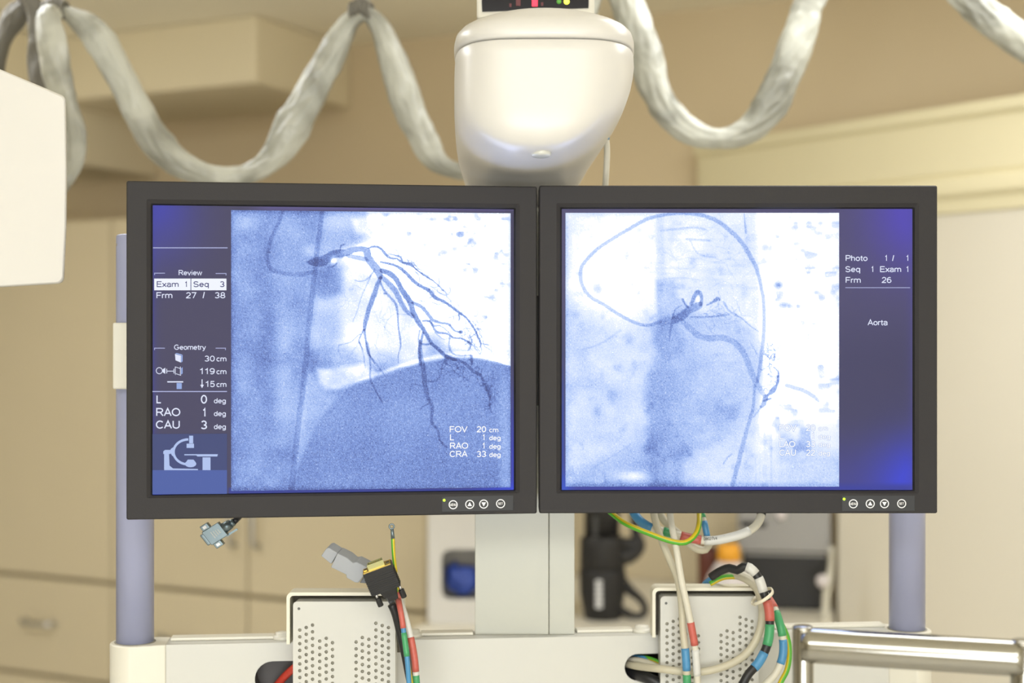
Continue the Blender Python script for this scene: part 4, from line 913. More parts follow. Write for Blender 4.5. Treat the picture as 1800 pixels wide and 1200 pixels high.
# ------------------------------------------------------------------ perforated power boxes on the crossbar
def circ(x, z, r, n=12): return [(x + r * math.cos(2 * math.pi * i / n), z + r * math.sin(2 * math.pi * i / n)) for i in range(n)]
def power_box():
    Yp = 1.500; k = Yp / FPX
    x0 = P(515, 0, Yp).x; zt = P(0, 1057, Yp).z; W = 180 * k; H = 230 * k
    root = thing('perforated_box', (x0 + W / 2, Yp + 0.02, zt - H), 'white perforated metal box under the left monitor, beside the oval opening with the red cable', 'equipment box', 'perforated boxes on the crossbar')
    F = Frame((x0, Yp, zt), 0.0)
    holes = []; step = 11.9
    for cxp, cy0 in ((12, 50), (23.3, 45.5), (34.5, 41.2), (47, 69.3), (58.5, 64.5), (69.5, 72.2), (111, 71), (122, 63), (133.3, 66.3), (145.8, 38), (157, 42), (168, 45.5)):
        y = cy0
        while y < 218: holes.append(circ(cxp * k, -y * k, 3.1 * k)); y += step
    holes.append(circ(10.3 * k, -12.5 * k, 2.6 * k))
    outer = rrect(0, W, -H, 0, 7 * k, 6)
    v, f = fill2d(F, 0.0, 0.0012, outer, holes); mb = MB(); mb.add(v, f); mb.build('perforated_cover', M['plate'], root)
    mb = MB(); rg = rrect(0.0004, W - 0.0004, -H + 0.0004, -0.0004, 7 * k, 6)
    loops(mb, [[F.pt(a, 0.0012, z) for a, z in rg], [F.pt(a, 0.028, z) for a, z in rg]], 0, False, True); mb.build('box_body', M['plate'], root)
    mb = MB(); mb.box(F, 0.002, W - 0.002, 0.0035, 0.020, -H + 0.004, -0.004); mb.build('circuit_unit', M['inner'], root)
    mb = MB(); mb.cyl(F.pt(10.3 * k, 0.0030, -12.5 * k), F.pt(10.3 * k, 0.0006, -12.5 * k), 2.5 * k, n=16); mb.build('screw', M['screw'], root)
    # hood bracket behind
    x0h, x1h, zth, zbh = -0.0080, W + 0.0080, 0.0082, -0.046
    mb = MB()
    def arch(x0, x1, zt_, zb, r, n=6):
        pts = [(x0, zb)] + [(x0 + r - r * math.cos(t), zt_ - r + r * math.sin(t)) for t in np.linspace(0, math.pi / 2, n)] + [(x1 - r + r * math.sin(t), zt_ - r + r * math.cos(t)) for t in np.linspace(0, math.pi / 2, n)] + [(x1, zb)]
        return pts
    o_ = arch(x0h, x1h, zth, zbh, 0.006); i_ = arch(x0h + 0.0035, x1h - 0.0035, zth - 0.0035, zbh, 0.004)
    n = len(o_)
    for pa, pb in ((0.008, 0.034),):
        rings = [[F.pt(a, pa, z) for a, z in i_], [F.pt(a, pa, z) for a, z in o_], [F.pt(a, pb, z) for a, z in o_], [F.pt(a, pb, z) for a, z in i_]]
        vv = [p for r in rings for p in r]; ff = []
        for j in range(4):
            for i in range(n - 1): ff.append((j * n + i, j * n + i + 1, ((j + 1) % 4) * n + i + 1, ((j + 1) % 4) * n + i))
        ff.append((0, n, 2 * n, 3 * n)); ff.append((n - 1, 4 * n - 1, 3 * n - 1, 2 * n - 1))
        mb.add(vv, ff)
    mb.build('hood_bracket', M['hood'], root)
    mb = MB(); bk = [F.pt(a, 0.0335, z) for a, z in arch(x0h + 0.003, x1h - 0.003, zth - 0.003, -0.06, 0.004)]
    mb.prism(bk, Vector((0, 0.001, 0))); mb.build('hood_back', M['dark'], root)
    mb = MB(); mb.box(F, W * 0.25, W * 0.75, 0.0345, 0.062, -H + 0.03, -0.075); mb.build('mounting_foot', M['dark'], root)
    return root
pbL = power_box()
Yr = 1.565; kR = Yr
pbR = copy_tree(pbL, Vector((P(1161, 0, Yr).x - P(515, 0, 1.5).x, Yr - 1.5, P(0, 1048, Yr).z - P(0, 1057, 1.5).z)))
pbR['label'] = 'white perforated metal box under the right monitor, partly behind the looped cable bundle'

# ------------------------------------------------------------------ cables
def cable(name, label, pts, r, m, bands=(), cat='cable', group=None, striped=False, parent=None, tw=0.0, gs=0):
    """pts: (px, py, Y[, radius factor]); bands: (py-or-fraction start, end, material, part name)"""
    W3 = [tuple(P(p[0], p[1], p[2])) + (r * (p[3] if len(p) > 3 else 1),) for p in pts]
    C = spline(W3, 0.0035); mb = MB()
    if striped: sweep(mb, C, 12, mifun=lambda i, j: 1 if (j + 3 + gs + int(i * tw)) % 12 < 6 else 0)
    else: sweep(mb, C, 12)
    mats = m if isinstance(m, (list, tuple)) else [m]
    if parent is None:
        o = mb.build(name, mats, None, True); tag(o, label, cat, group)
    else: o = mb.build(name, mats, parent, True)
    L = np.concatenate([[0], np.cumsum(np.linalg.norm(np.diff(C[:, :3], axis=0), axis=1))]); L /= L[-1]
    for t0, t1, mm, nm in bands:
        S = C[(L >= t0) & (L <= t1)].copy()
        if len(S) < 2: continue
        S[:, 3] *= 1.12; mbb = MB(); sweep(mbb, S, 12); mbb.build(nm, mm, o, True)
    return o
YG = [M['yel'], M['grn']]
# left group (in front of the left box)
cable('ground_cable', 'thin green and yellow wire standing up to a ring terminal beside the black connector',
      [(731, 1240, 1.455), (723, 1200, 1.455), (716, 1150, 1.46), (708, 1090, 1.47), (700, 1040, 1.475), (695, 1000, 1.475), (692, 975, 1.475), (690.5, 945, 1.475)], 0.0019, YG,
      [(0.42, 0.56, M['lgrn'], 'green_tape'), (0.56, 0.68, M['lred'], 'red_tape'), (0.745, 0.80, M['lwht'], 'white_label')], striped=True)
gc = bpy.data.objects['ground_cable']
mb = MB(); c = P(688.5, 925, 1.475); mb.torus(c, Vector((1, 0, 0)), Vector((0, 0, 1)), 0.0024, 0.00085, 28, 8); mb.cyl(P(689.2, 930, 1.475), P(690.6, 946, 1.475), 0.0016, 0.0021, n=14); mb.build('ring_terminal', M['dsub'], gc, True)
# black VGA cable + connector
vga = thing('video_cable', P(722, 1240, 1.47), 'black video cable ending in a ribbed black plug with gold contacts', 'cable')
cable('cable_jacket', None, [(732, 1245, 1.478), (722, 1200, 1.478), (712, 1150, 1.478), (702, 1105, 1.475), (695, 1078, 1.47), (688, 1062, 1.468)], 0.0042, M['black'], parent=vga)
ux = Vector((0.93, 0.0, 0.345)).normalized(); vz = Vector((-0.36, 0, 1)).normalized(); uy = Vector((0.0, 1, 0))
# local axes of the plug: ux across, up = towards the contacts (leans at the camera), nn = thickness
up = (Vector((-0.33, -0.25, 0.88))).normalized(); ux = (ux - up * ux.dot(up)).normalized(); nn = up.cross(ux).normalized()
if nn.y < 0: nn = -nn
pc = P(671, 1016, 1.445)
def pbox(mb, c, sx, sn, su, off=(0, 0, 0), tap=1.0):
    c = c + ux * off[0] + nn * off[1] + up * off[2]; v = []
    for k in (-1, 1):
        t = tap if k < 0 else 1
        for j in (-1, 1):
            for i in (-1, 1): v.append(c + ux * i * sx / 2 * t + nn * j * sn / 2 * t + up * k * su / 2)
    mb.add(v, [(0, 1, 3, 2), (4, 6, 7, 5), (0, 4, 5, 1), (2, 3, 7, 6), (0, 2, 6, 4), (1, 5, 7, 3)])
mb = MB(); pbox(mb, pc, 0.0305, 0.0125, 0.0255, tap=0.97)
for k in range(9): pbox(mb, pc, 0.0312, 0.0132, 0.0012, (0, 0, -0.0115 + k * 0.0022))
o = mb.build('plug_body', M['black'], vga); bev(o, 0.0003)
mb = MB(); pbox(mb, pc, 0.029, 0.0115, 0.0012, (0, 0, 0.0132)); pbox(mb, pc, 0.003, 0.003, 0.001, (-0.012, 0, 0.0142)); mb.build('gold_flange', M['gold'], vga)
mb = MB(); pbox(mb, pc, 0.003, 0.003, 0.0006, (0.0115, 0, 0.0140)); pbox(mb, pc, 0.003, 0.003, 0.0006, (-0.0115, 0, 0.0147)); mb.build('flange_hole', M['screw'], vga)
mb = MB(); sh = [(-0.0085, -0.0035), (0.0085, -0.0035), (0.0075, 0.0035), (-0.0075, 0.0035)]
ring0 = [pc + ux * a + nn * b + up * 0.0138 for a, b in sh]; ring1 = [pc + ux * a + nn * b + up * 0.0195 for a, b in sh]; ring2 = [pc + ux * a * .88 + nn * b * .82 + up * 0.0195 for a, b in sh]; ring3 = [pc + ux * a * .88 + nn * b * .82 + up * 0.0160 for a, b in sh]
loops(mb, [ring0, ring1, ring2, ring3], 0, False, True); o = mb.build('contact_shell', M['goldd'], vga)
mb = MB()
for i in range(5):
    for j in range(2):
        c = pc + ux * (-0.0052 + i * 0.0026) + nn * (-0.0013 + j * 0.0026); mb.cyl(c + up * 0.016, c + up * 0.0188, 0.0004, n=8)
mb.build('contact_pins', M['gold'], o)
mb = MB(); pbox(mb, pc, 0.018, 0.0105, 0.008, (0.002, 0, -0.0165), 0.75); pbox(mb, pc, 0.011, 0.008, 0.006, (0.003, 0, -0.0225), 0.9); o = mb.build('strain_relief', M['black'], vga); bev(o, 0.0008)
for s in (-1, 1):
    mb = MB(); c = pc + ux * (s * 0.0125 + 0.001); mb.cyl(c - up * 0.0205, c - up * 0.013, 0.0014, n=14); mb.build('thumbscrew_shank', M['steel'], vga, True)
    mb = MB(); mb.cyl(c - up * 0.0275, c - up * 0.0185, 0.0030, n=20); o = mb.build('thumbscrew', M['black'], vga); bev(o, 0.0004)
# grey power plug
plug = thing('power_plug', P(640, 1020, 1.49), 'grey moulded power plug leaning behind the black connector', 'power plug')
def z9(L): return [(480 + x / 4.0, 900 + y / 4.0) for x, y in L]
def tprism(mb, pts, Y, th, lean=0.0):
    q = [P(x, y, Y) for x, y in z9(pts)]; mb.prism(q, Vector((0.004, th, 0.004)))
mb = MB(); tprism(mb, [(336, 308), (372, 256), (392, 250), (455, 290), (408, 366)], 1.478, 0.012); o = mb.build('plug_nose', M['plug'], plug); bev(o, 0.0008)
mb = MB(); tprism(mb, [(452, 288), (520, 322), (560, 356), (585, 350), (660, 388), (668, 410), (600, 497), (575, 496), (515, 462), (512, 440), (404, 388)], 1.474, 0.016); o = mb.build('plug_body', M['plug'], plug); bev(o, 0.001)
mb = MB(); tprism(mb, [(606, 498), (668, 410), (700, 440), (700, 505)], 1.478, 0.010); o = mb.build('strain_relief', M['plugd'], plug); bev(o, 0.0008)
cable('cable_jacket', None, [(650, 1020, 1.484), (665, 1030, 1.486), (684, 1050, 1.488), (700, 1085, 1.487), (712, 1130, 1.485), (722, 1180, 1.482), (730, 1240, 1.48)], 0.0030, M['plugd'], parent=plug)
# taped cables of the left bundle
cable('signal_cable', 'white-sleeved cable with a red tape, outermost in the bundle under the black plug',
      [(736, 1245, 1.462), (732, 1200, 1.462), (729, 1160, 1.462), (722, 1120, 1.465), (713, 1085, 1.470), (705, 1060, 1.478), (698, 1035, 1.484)], 0.0032, M['lwht'],
      [(0.0, 0.28, M['lgrn'], 'green_tape'), (0.28, 0.60, M['lred'], 'red_tape')])
cable('signal_cable', 'thin cable banded orange then green, middle of the bundle below the black plug',
      [(722, 1245, 1.452), (719, 1200, 1.452), (716, 1160, 1.452), (711, 1120, 1.455), (707, 1090, 1.458), (703, 1068, 1.462), (700, 1055, 1.470)], 0.0026, M['lblu'],
      [(0.0, 0.22, M['yel'], 'yellow_tape'), (0.44, 0.72, M['lgrn'], 'green_tape'), (0.72, 1.0, M['lred'], 'orange_red_tape')])
# red cable in the left opening
cable('red_cable', 'red cable coming out of the oval opening at the left', [(464, 1232, 1.582), (486, 1205, 1.572), (506, 1183, 1.558), (534, 1160, 1.548)], 0.0042, M['redc'])
# D-sub plug hanging under the left monitor
ds_ = thing('data_plug', P(378, 960, 1.535), 'silver metal data plug hanging below the left monitor', 'connector')
u2 = Vector((0.845, 0, 0.53)); v2 = Vector((0.62, 0, -0.78)).normalized(); n2 = Vector((0, 1, 0))
c0 = P(379, 937, 1.53)
def dbox(mb, c, su, sv, sn, off=(0, 0, 0)):
    c = c + u2 * off[0] + v2 * off[1] + n2 * off[2]
    v = [c + u2 * i * su / 2 + v2 * j * sv / 2 + n2 * k * sn / 2 for k in (-1, 1) for j in (-1, 1) for i in (-1, 1)]
    mb.add(v, [(0, 1, 3, 2), (4, 6, 7, 5), (0, 4, 5, 1), (2, 3, 7, 6), (0, 2, 6, 4), (1, 5, 7, 3)])
mb = MB(); dbox(mb, c0, 0.0205, 0.0175, 0.010); o = mb.build('metal_shell', M['dsub'], ds_); bev(o, 0.0008)
mb = MB()
for i in range(4): dbox(mb, c0, 0.0008, 0.0085 - 0.0012 * i, 0.0006, (-0.002 + i * 0.0026, 0, -0.0052))
mb.build('embossed_ribs', M['lwht'], o)
for s in (-1, 1):
    mb = MB(); dbox(mb, c0, 0.009, 0.0065, 0.009, (-0.004, s * 0.0115, 0)); o = mb.build('latch_block', M['dsub'], ds_); bev(o, 0.0008)
    mb = MB(); dbox(mb, c0, 0.004, 0.003, 0.001, (-0.004, s * 0.0115, -0.0048)); mb.build('latch_slot', M['ink'], o)
mb = MB(); dbox(mb, c0, 0.005, 0.014, 0.006, (-0.0120, 0, 0.001)); o = mb.build('contact_shell', M['dsub'], ds_); bev(o, 0.001)
mb = MB(); dbox(mb, c0, 0.014, 0.0022, 0.002, (0.014, 0.0085, 0.001)); mb.build('screw', M['dsub'], ds_)
mb = MB(); c1 = c0 + u2 * 0.010; mb.cyl(c1, c1 + u2 * 0.009, 0.0058, 0.005, n=24); mb.cyl(c1 + u2 * 0.009, c1 + u2 * 0.013, 0.004, n=20); mb.build('cable_clamp', M['dsub'], ds_, True)
q = c1 + u2 * 0.013
mb = MB(); C = spline([tuple(q) + (0.0032,), tuple(q + Vector((0.006, 0.012, 0.008))) + (0.0032,), tuple(q + Vector((0.012, 0.03, 0.03))) + (0.0032,), tuple(q + Vector((0.03, 0.035, 0.10))) + (0.0032,)], 0.004); sweep(mb, C); mb.build('cable_jacket', M['black'], ds_, True)

# right group
cable('ground_cable', 'thick green and yellow cable curving under the right monitor in a shallow loop',
      [(1050, 880, 1.57), (1073, 900, 1.565), (1100, 920, 1.55), (1140, 937, 1.54), (1180, 951, 1.535), (1205, 953, 1.535), (1222, 940, 1.54), (1229, 920, 1.55), (1229, 895, 1.57)], 0.0029, YG, striped=True, tw=0.0, gs=6)
cable('signal_cable', 'long beige cable hanging straight down, left of the pair under the right monitor',
      [(1146, 885, 1.58), (1152, 915, 1.57), (1162, 947, 1.56), (1178, 985, 1.55), (1192, 1020, 1.54), (1198, 1060, 1.54), (1201, 1110, 1.534), (1206, 1160, 1.530), (1209, 1240, 1.530)], 0.0039, M['beige'],
      [(0.72, 0.84, M['lblu'], 'blue_tape'), (0.84, 1.0, M['lgrn'], 'green_tape')])
cable('signal_cable', 'beige cable with salmon tape and white label, in front of the right perforated box',
      [(1176, 885, 1.56), (1180, 920, 1.55), (1189, 965, 1.535), (1198, 1020, 1.528), (1208, 1065, 1.526), (1216, 1105, 1.526), (1223, 1150, 1.526), (1228, 1240, 1.526)], 0.0036, M['beige2'],
      [(0.595, 0.715, M['lred'], 'salmon_tape'), (0.715, 0.86, M['lwht'], 'white_label')])
cable('network_cable', 'short blue-taped cable passing behind the beige pair under the right monitor',
      [(1108, 890, 1.59), (1122, 912, 1.58), (1140, 925, 1.575), (1160, 932, 1.572), (1185, 938, 1.570), (1215, 946, 1.568), (1250, 950, 1.566), (1285, 944, 1.562), (1312, 935, 1.562), (1330, 922, 1.565), (1338, 905, 1.57), (1340, 880, 1.58)], 0.0045, M['beige2'],
      [(0.03, 0.20, M['lblu'], 'blue_tape'), (0.25, 0.33, M['lgrn'], 'green_tape'), (0.36, 0.50, M['lred'], 'red_tape'), (0.50, 0.78, M['lwht'], 'white_label'), (0.90, 1.0, M['black'], 'black_boot')])
# printed cable marks
nc = [o for o in bpy.data.objects if o.name.startswith('network_cable')][0]
FN = Frame((0, 1.5605, 0), 0)
mb = MB(); put_text(mb, FN, -0.0006, 'D8027V4', 1237, 1261, 949.5, 5.5, slope=-0.05); put_text(mb, FN, -0.0006, 'AJP0-1', 1283, 1301, 944, 5.0, slope=-0.22)
for x in (1272.5,): put_poly(mb, FN, -0.0006, [(x, 941), (x + 1.2, 941), (x + 1.2, 952), (x, 952)])
mb.build('printed_code', M['screw'], [c for c in nc.children if c.name.startswith('white_label')][0])
cable('signal_cable', 'beige cable looping just under the right monitor behind the red-taped one',
      [(1152, 888, 1.60), (1168, 915, 1.595), (1195, 940, 1.59), (1220, 962, 1.588), (1240, 966, 1.588), (1248, 952, 1.59)], 0.0042, M['beige'])
cable('signal_cable', 'cable with green and blue tapes dropping to the white-labelled cable below the right monitor',
      [(1226, 885, 1.585), (1234, 905, 1.578), (1239, 922, 1.572), (1243, 942, 1.572)], 0.0032, M['beige2'], [(0.2, 0.55, M['lgrn'], 'green_tape'), (0.55, 1.0, M['lblu'], 'blue_tape')])
# the coiled bundle right of the right box
cable('signal_cable', 'thick beige cable sweeping in a wide loop from the oval opening over the right box',
      [(1094, 1164, 1.618), (1118, 1170, 1.59), (1160, 1175, 1.552), (1220, 1181, 1.547), (1270, 1172, 1.546), (1310, 1150, 1.547), (1333, 1115, 1.55), (1340, 1075, 1.553), (1332, 1038, 1.56), (1312, 1018, 1.568), (1285, 1010, 1.58), (1262, 1014, 1.598), (1240, 1028, 1.616), (1225, 1048, 1.63)], 0.0042, M['beige'],
      [(0.86, 0.945, M['lblu'], 'blue_tape')])
cable('signal_cable', 'black-booted cable banded white, red, green and blue at the outside of the right loop',
      [(1250, 1014, 1.56), (1265, 1004, 1.555), (1282, 998, 1.55), (1296, 1002, 1.545), (1306, 996, 1.542), (1318, 998, 1.540), (1333, 1015, 1.538), (1342, 1040, 1.536), (1350, 1062, 1.534), (1353, 1085, 1.532), (1352, 1115, 1.530), (1346, 1140, 1.528), (1333, 1165, 1.525), (1312, 1190, 1.52), (1290, 1240, 1.515)], 0.0046, M['black'],
      [(0.20, 0.29, M['lwht'], 'white_label'), (0.295, 0.39, M['lwht'], 'white_label'), (0.405, 0.535, M['lred'], 'red_tape'), (0.54, 0.665, M['lgrn'], 'green_tape'), (0.67, 0.79, M['lblu'], 'blue_tape')])
cable('signal_cable', 'grey cable with red, green and blue tapes, second from outside in the right loop',
      [(1300, 1008, 1.585), (1320, 1018, 1.580), (1340, 1038, 1.574), (1353, 1055, 1.566), (1364, 1075, 1.556), (1373, 1105, 1.546), (1377, 1135, 1.544), (1374, 1160, 1.542), (1362, 1185, 1.54), (1340, 1210, 1.54), (1325, 1250, 1.54)], 0.0040, M['beige2'],
      [(0.22, 0.33, M['lred'], 'red_tape'), (0.335, 0.50, M['lgrn'], 'green_tape'), (0.505, 0.665, M['lblu'], 'blue_tape')])
cable('ground_cable', 'green and yellow cable forming the outermost arc beside the chrome rail',
      [(1248, 1026, 1.575), (1275, 1014, 1.575), (1310, 1018, 1.575), (1345, 1050, 1.570), (1370, 1090, 1.565), (1384, 1120, 1.560), (1388, 1150, 1.556), (1383, 1178, 1.553), (1372, 1200, 1.55), (1355, 1245, 1.55)], 0.0029, YG, striped=True)
for k, (pts, r, m_, lb) in enumerate((
    ([(1092, 1178, 1.622), (1118, 1185, 1.60), (1140, 1192, 1.585), (1165, 1205, 1.58)], 0.0065, M['black'], 'black cable lowest in the oval opening at the right'),
    ([(1094, 1158, 1.622), (1125, 1162, 1.598), (1150, 1170, 1.59), (1175, 1183, 1.585)], 0.0042, M['beige2'], 'pale cable in the middle of the oval opening at the right'),
    ([(1104, 1153, 1.622), (1130, 1156, 1.602), (1152, 1164, 1.595), (1172, 1170, 1.59)], 0.0030, M['lblu'], 'blue cable uppermost in the oval opening at the right'))):
    cable('signal_cable', lb, pts, r, m_)
cable('ground_cable', 'short green and yellow wire at the top of the right oval opening', [(1118, 1151, 1.615), (1140, 1156, 1.597), (1156, 1162, 1.59), (1170, 1168, 1.588)], 0.0020, YG, striped=True)
# cable tie around the loop
mb = MB(); c = P(1342, 1047, 1.545); dx = Vector((0.86, -0.1, 0.45)).normalized(); dy = Vector((-0.1, 0.95, 0.2)).normalized()
C = spline([tuple(P(1326, 1062, 1.535)) + (0.0019,), tuple(P(1340, 1056, 1.524)) + (0.0019,), tuple(P(1353, 1047, 1.525)) + (0.0019,), tuple(P(1358, 1040, 1.535)) + (0.0019,), tuple(P(1355, 1034, 1.55)) + (0.0018,), tuple(P(1344, 1037, 1.565)) + (0.0018,), tuple(P(1328, 1050, 1.565)) + (0.0018,), tuple(P(1322, 1060, 1.55)) + (0.0018,), tuple(P(1326, 1063, 1.536)) + (0.0018,)], 0.003)
sweep(mb, C, 10, flat=0.6); o = mb.build('cable_tie', M['tie'], None, True); tag(o, 'cream plastic cable tie binding the loop at the right perforated box', 'cable tie')
# cable dropping from the head
cable('head_cable', 'pale cable with a blue collar hanging from the white head behind the right monitor', [(1060, 215, 1.60), (1065, 240, 1.60), (1067, 265, 1.60), (1066, 295, 1.60), (1063, 345, 1.60)], 0.0034, M['beige2'], [(0.17, 0.26, M['lblu'], 'blue_collar')])

# ------------------------------------------------------------------ hanging cable sleeves
def sleeve(label, pts, Y, seed, matn='sleeve', yoff=None):
    W4 = []
    for i, p in enumerate(pts):
        y = p[3] if len(p) > 3 else Y
        W4.append(tuple(P(p[0], p[1], y)) + (p[2] * y / FPX,))
    C = spline(W4, 0.004); mb = MB(); n = 48
    def rf(i, a):
        x, z = C[i][0], C[i][2]; ca, sa = math.cos(a), math.sin(a)
        n1 = mnoise.noise(Vector((x * 14 + seed, z * 14, ca * 0.9 + 3))); n3 = mnoise.noise(Vector((i * 0.06, ca * 1.3, sa * 1.3 + seed)))
        r1 = 1 - abs(mnoise.noise(Vector((i * 0.09 + ca * 1.1, sa * 1.4 + seed, ca * 1.4)))) * 2.2
        r2 = 1 - abs(mnoise.noise(Vector((i * 0.20 - sa * 1.6 + seed * 3, sa * 2.2, ca * 2.2)))) * 2.2
        return 0.97 + 0.14 * n1 + 0.14 * n3 + 0.13 * r1 + 0.07 * r2
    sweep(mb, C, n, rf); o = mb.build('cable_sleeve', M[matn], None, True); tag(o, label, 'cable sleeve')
    return o
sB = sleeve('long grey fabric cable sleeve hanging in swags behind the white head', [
    (108, 20, 10), (130, 30, 16), (163, 56, 23), (200, 112, 24), (230, 168, 23), (262, 228, 25), (300, 274, 24), (345, 303, 19), (395, 312, 17), (440, 304, 17), (480, 274, 22), (515, 222, 28), (545, 165, 27), (575, 108, 24), (600, 62, 19), (620, 34, 15),
    (645, 25, 13), (668, 48, 17), (690, 105, 22), (712, 170, 25), (738, 232, 24), (762, 276, 20), (790, 296, 14), (830, 300, 12), (900, 262, 15), (960, 170, 20), (1010, 60, 22), (1050, -35, 22), (1085, -28, 26), (1108, 30, 30), (1130, 92, 29), (1150, 150, 27), (1180, 203, 24),
    (1222, 234, 20), (1268, 242, 18), (1315, 229, 22), (1352, 187, 27), (1382, 122, 28), (1408, 52, 27), (1430, -12, 25), (1478, -80, 22), (1560, -110, 20), (1640, -65, 22), (1690, -14, 24), (1740, 32, 26), (1800, 76, 26), (1880, 120, 26)], 2.05, 1.3)
sA = sleeve('grey fabric cable sleeve looping down beside the white housing at the left', [
    (100, 30, 12, 1.98), (84, 26, 18, 1.96), (92, 75, 24, 1.95), (104, 140, 22, 1.95), (120, 195, 18, 1.95), (133, 245, 17, 1.95), (126, 292, 17, 1.95), (95, 330, 18, 1.93), (40, 335, 18, 1.90), (-20, 270, 18, 1.90), (-50, 150, 20, 1.92), (-60, -40, 20, 1.95)], 1.95, 5.1)
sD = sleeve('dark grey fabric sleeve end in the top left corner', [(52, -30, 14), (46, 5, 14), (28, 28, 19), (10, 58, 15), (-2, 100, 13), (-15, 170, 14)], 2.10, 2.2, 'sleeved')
sC = sleeve('added dark strip for the shaded inside of the looping sleeve at the far left', [(40, -20, 16), (62, 20, 16), (70, 60, 18), (72, 110, 20), (74, 170, 20), (70, 240, 20)], 2.08, 8.4, 'sleeved')  # dark strip added where the inside of the loop lies in shade
for i, (x, y, y2) in enumerate(((636, 30, -300), (100, 28, -300))):
    mb = MB(); q = P(x, y - 24, 2.05); q2 = P(x + 14, y2, 2.05); C = spline([tuple(q) + (0.007,), (q.x + 0.012, q.y, q.z + 0.03, 0.004), (q.x + 0.015, q.y, CEILZ, 0.004)], 0.02); sweep(mb, C, 10)
    o = mb.build('hanger_strap', M['beige2'], None, True); tag(o, ('pale strap holding up the middle peak of the long sleeve' if i == 0 else 'pale strap holding up the left end of the long sleeve'), 'strap')
    mb = MB()
    for k in range(5): mb.torus(q + Vector((0.0 + (k - 2) * 0.006, -0.004, -0.006 + abs(k - 2) * -0.003)), Vector((0.3, 1, 0)).normalized(), Vector((0, 0, 1)), 0.011, 0.0035, 20, 8)
    mb.build('dark_clip', M['sleeved'], o, True)

# ------------------------------------------------------------------ white housing at the left edge
hous = thing('equipment_housing', P(-40, 505, 1.60), 'large white rounded equipment housing cut off by the left edge', 'equipment housing')
mb = MB(); Yh = 1.52
def arcpts(cx, cy, r, a0, a1, n=8): return [(cx + r * math.cos(math.radians(a)), cy + r * math.sin(math.radians(a))) for a in np.linspace(a0, a1, n)]
out = [(-190, 60), (-60, 92), (0, 119)] + arcpts(104, 176, 13, -66, 0) + [(119, 300), (118, 400)] + arcpts(102, 488, 12, 0, 88) + [(0, 506), (-190, 511)]
rings = []
for s, dy in ((0.955, 0.0), (0.985, 0.004), (1.0, 0.014), (1.0, 0.20), (0.98, 0.22)):
    cx, cy = -40, 300; rings.append([P(cx + (x - cx) * s - (1 - s) * 8, cy + (y - cy) * s, Yh) + Vector((0, dy, 0)) for x, y in out])
rings = [[P(x + (0 if k > 1 else (-1.6 if k == 1 else -5.0) * (1 if x > 60 else 0)), y + (0 if k > 1 else (1.6 if k == 1 else 5) * (1 if y < 300 else -1)), Yh) + Vector(([0, .0035, .010, .09, .10][k] * -0.36, [0, .0035, .010, .09, .10][k], [0, .0035, .010, .09, .10][k] * (0.10 if y > 300 else 0))) for x, y in out] for k in range(5)]
loops(mb, rings, 0, True, True); o = mb.build('housing_shell', M['white'], hous, True)
o.data.polygons[-1].use_smooth = False; o.data.polygons[-2].use_smooth = False
mb = MB(); q = P(-200, 0, 1.60); mb.cyl((q.x, q.y, P(0, 110, 1.6).z), (q.x, q.y, CEILZ - 0.001), 0.03); mb.build('drop_tube', M['cream'], hous, True)

# ------------------------------------------------------------------ chrome rail, lower right, nearer the camera
rail = thing('chrome_rail', P(1600, 1400, 1.25), 'polished chrome tubular rail in the lower right corner', 'rail')
def post(px, pt, Y, r):
    c = P(px, pt, Y); mb = MB(); mb.lathe((c.x, c.y, c.z - 0.45), [(r, 0), (r, 0.4475), (r * 0.93, 0.4492), (r * 0.8, 0.45)], 48); mb.build('post', M['chrome'], rail, True)
post(1411.5, 1099, 1.28, 0.0094); post(1800, 1124, 1.22, 0.0112)
mb = MB(); p0 = P(1411.5, 1133, 1.28); p1 = P(1800, 1157, 1.22)
C = [tuple(p0.lerp(p1, t)) + (0.0155,) for t in np.linspace(0, 1, 24)]
sweep(mb, np.array(C), 32, flat=0.55 if False else 1.0); mb.build('crosspiece', M['chrome'], rail, True)

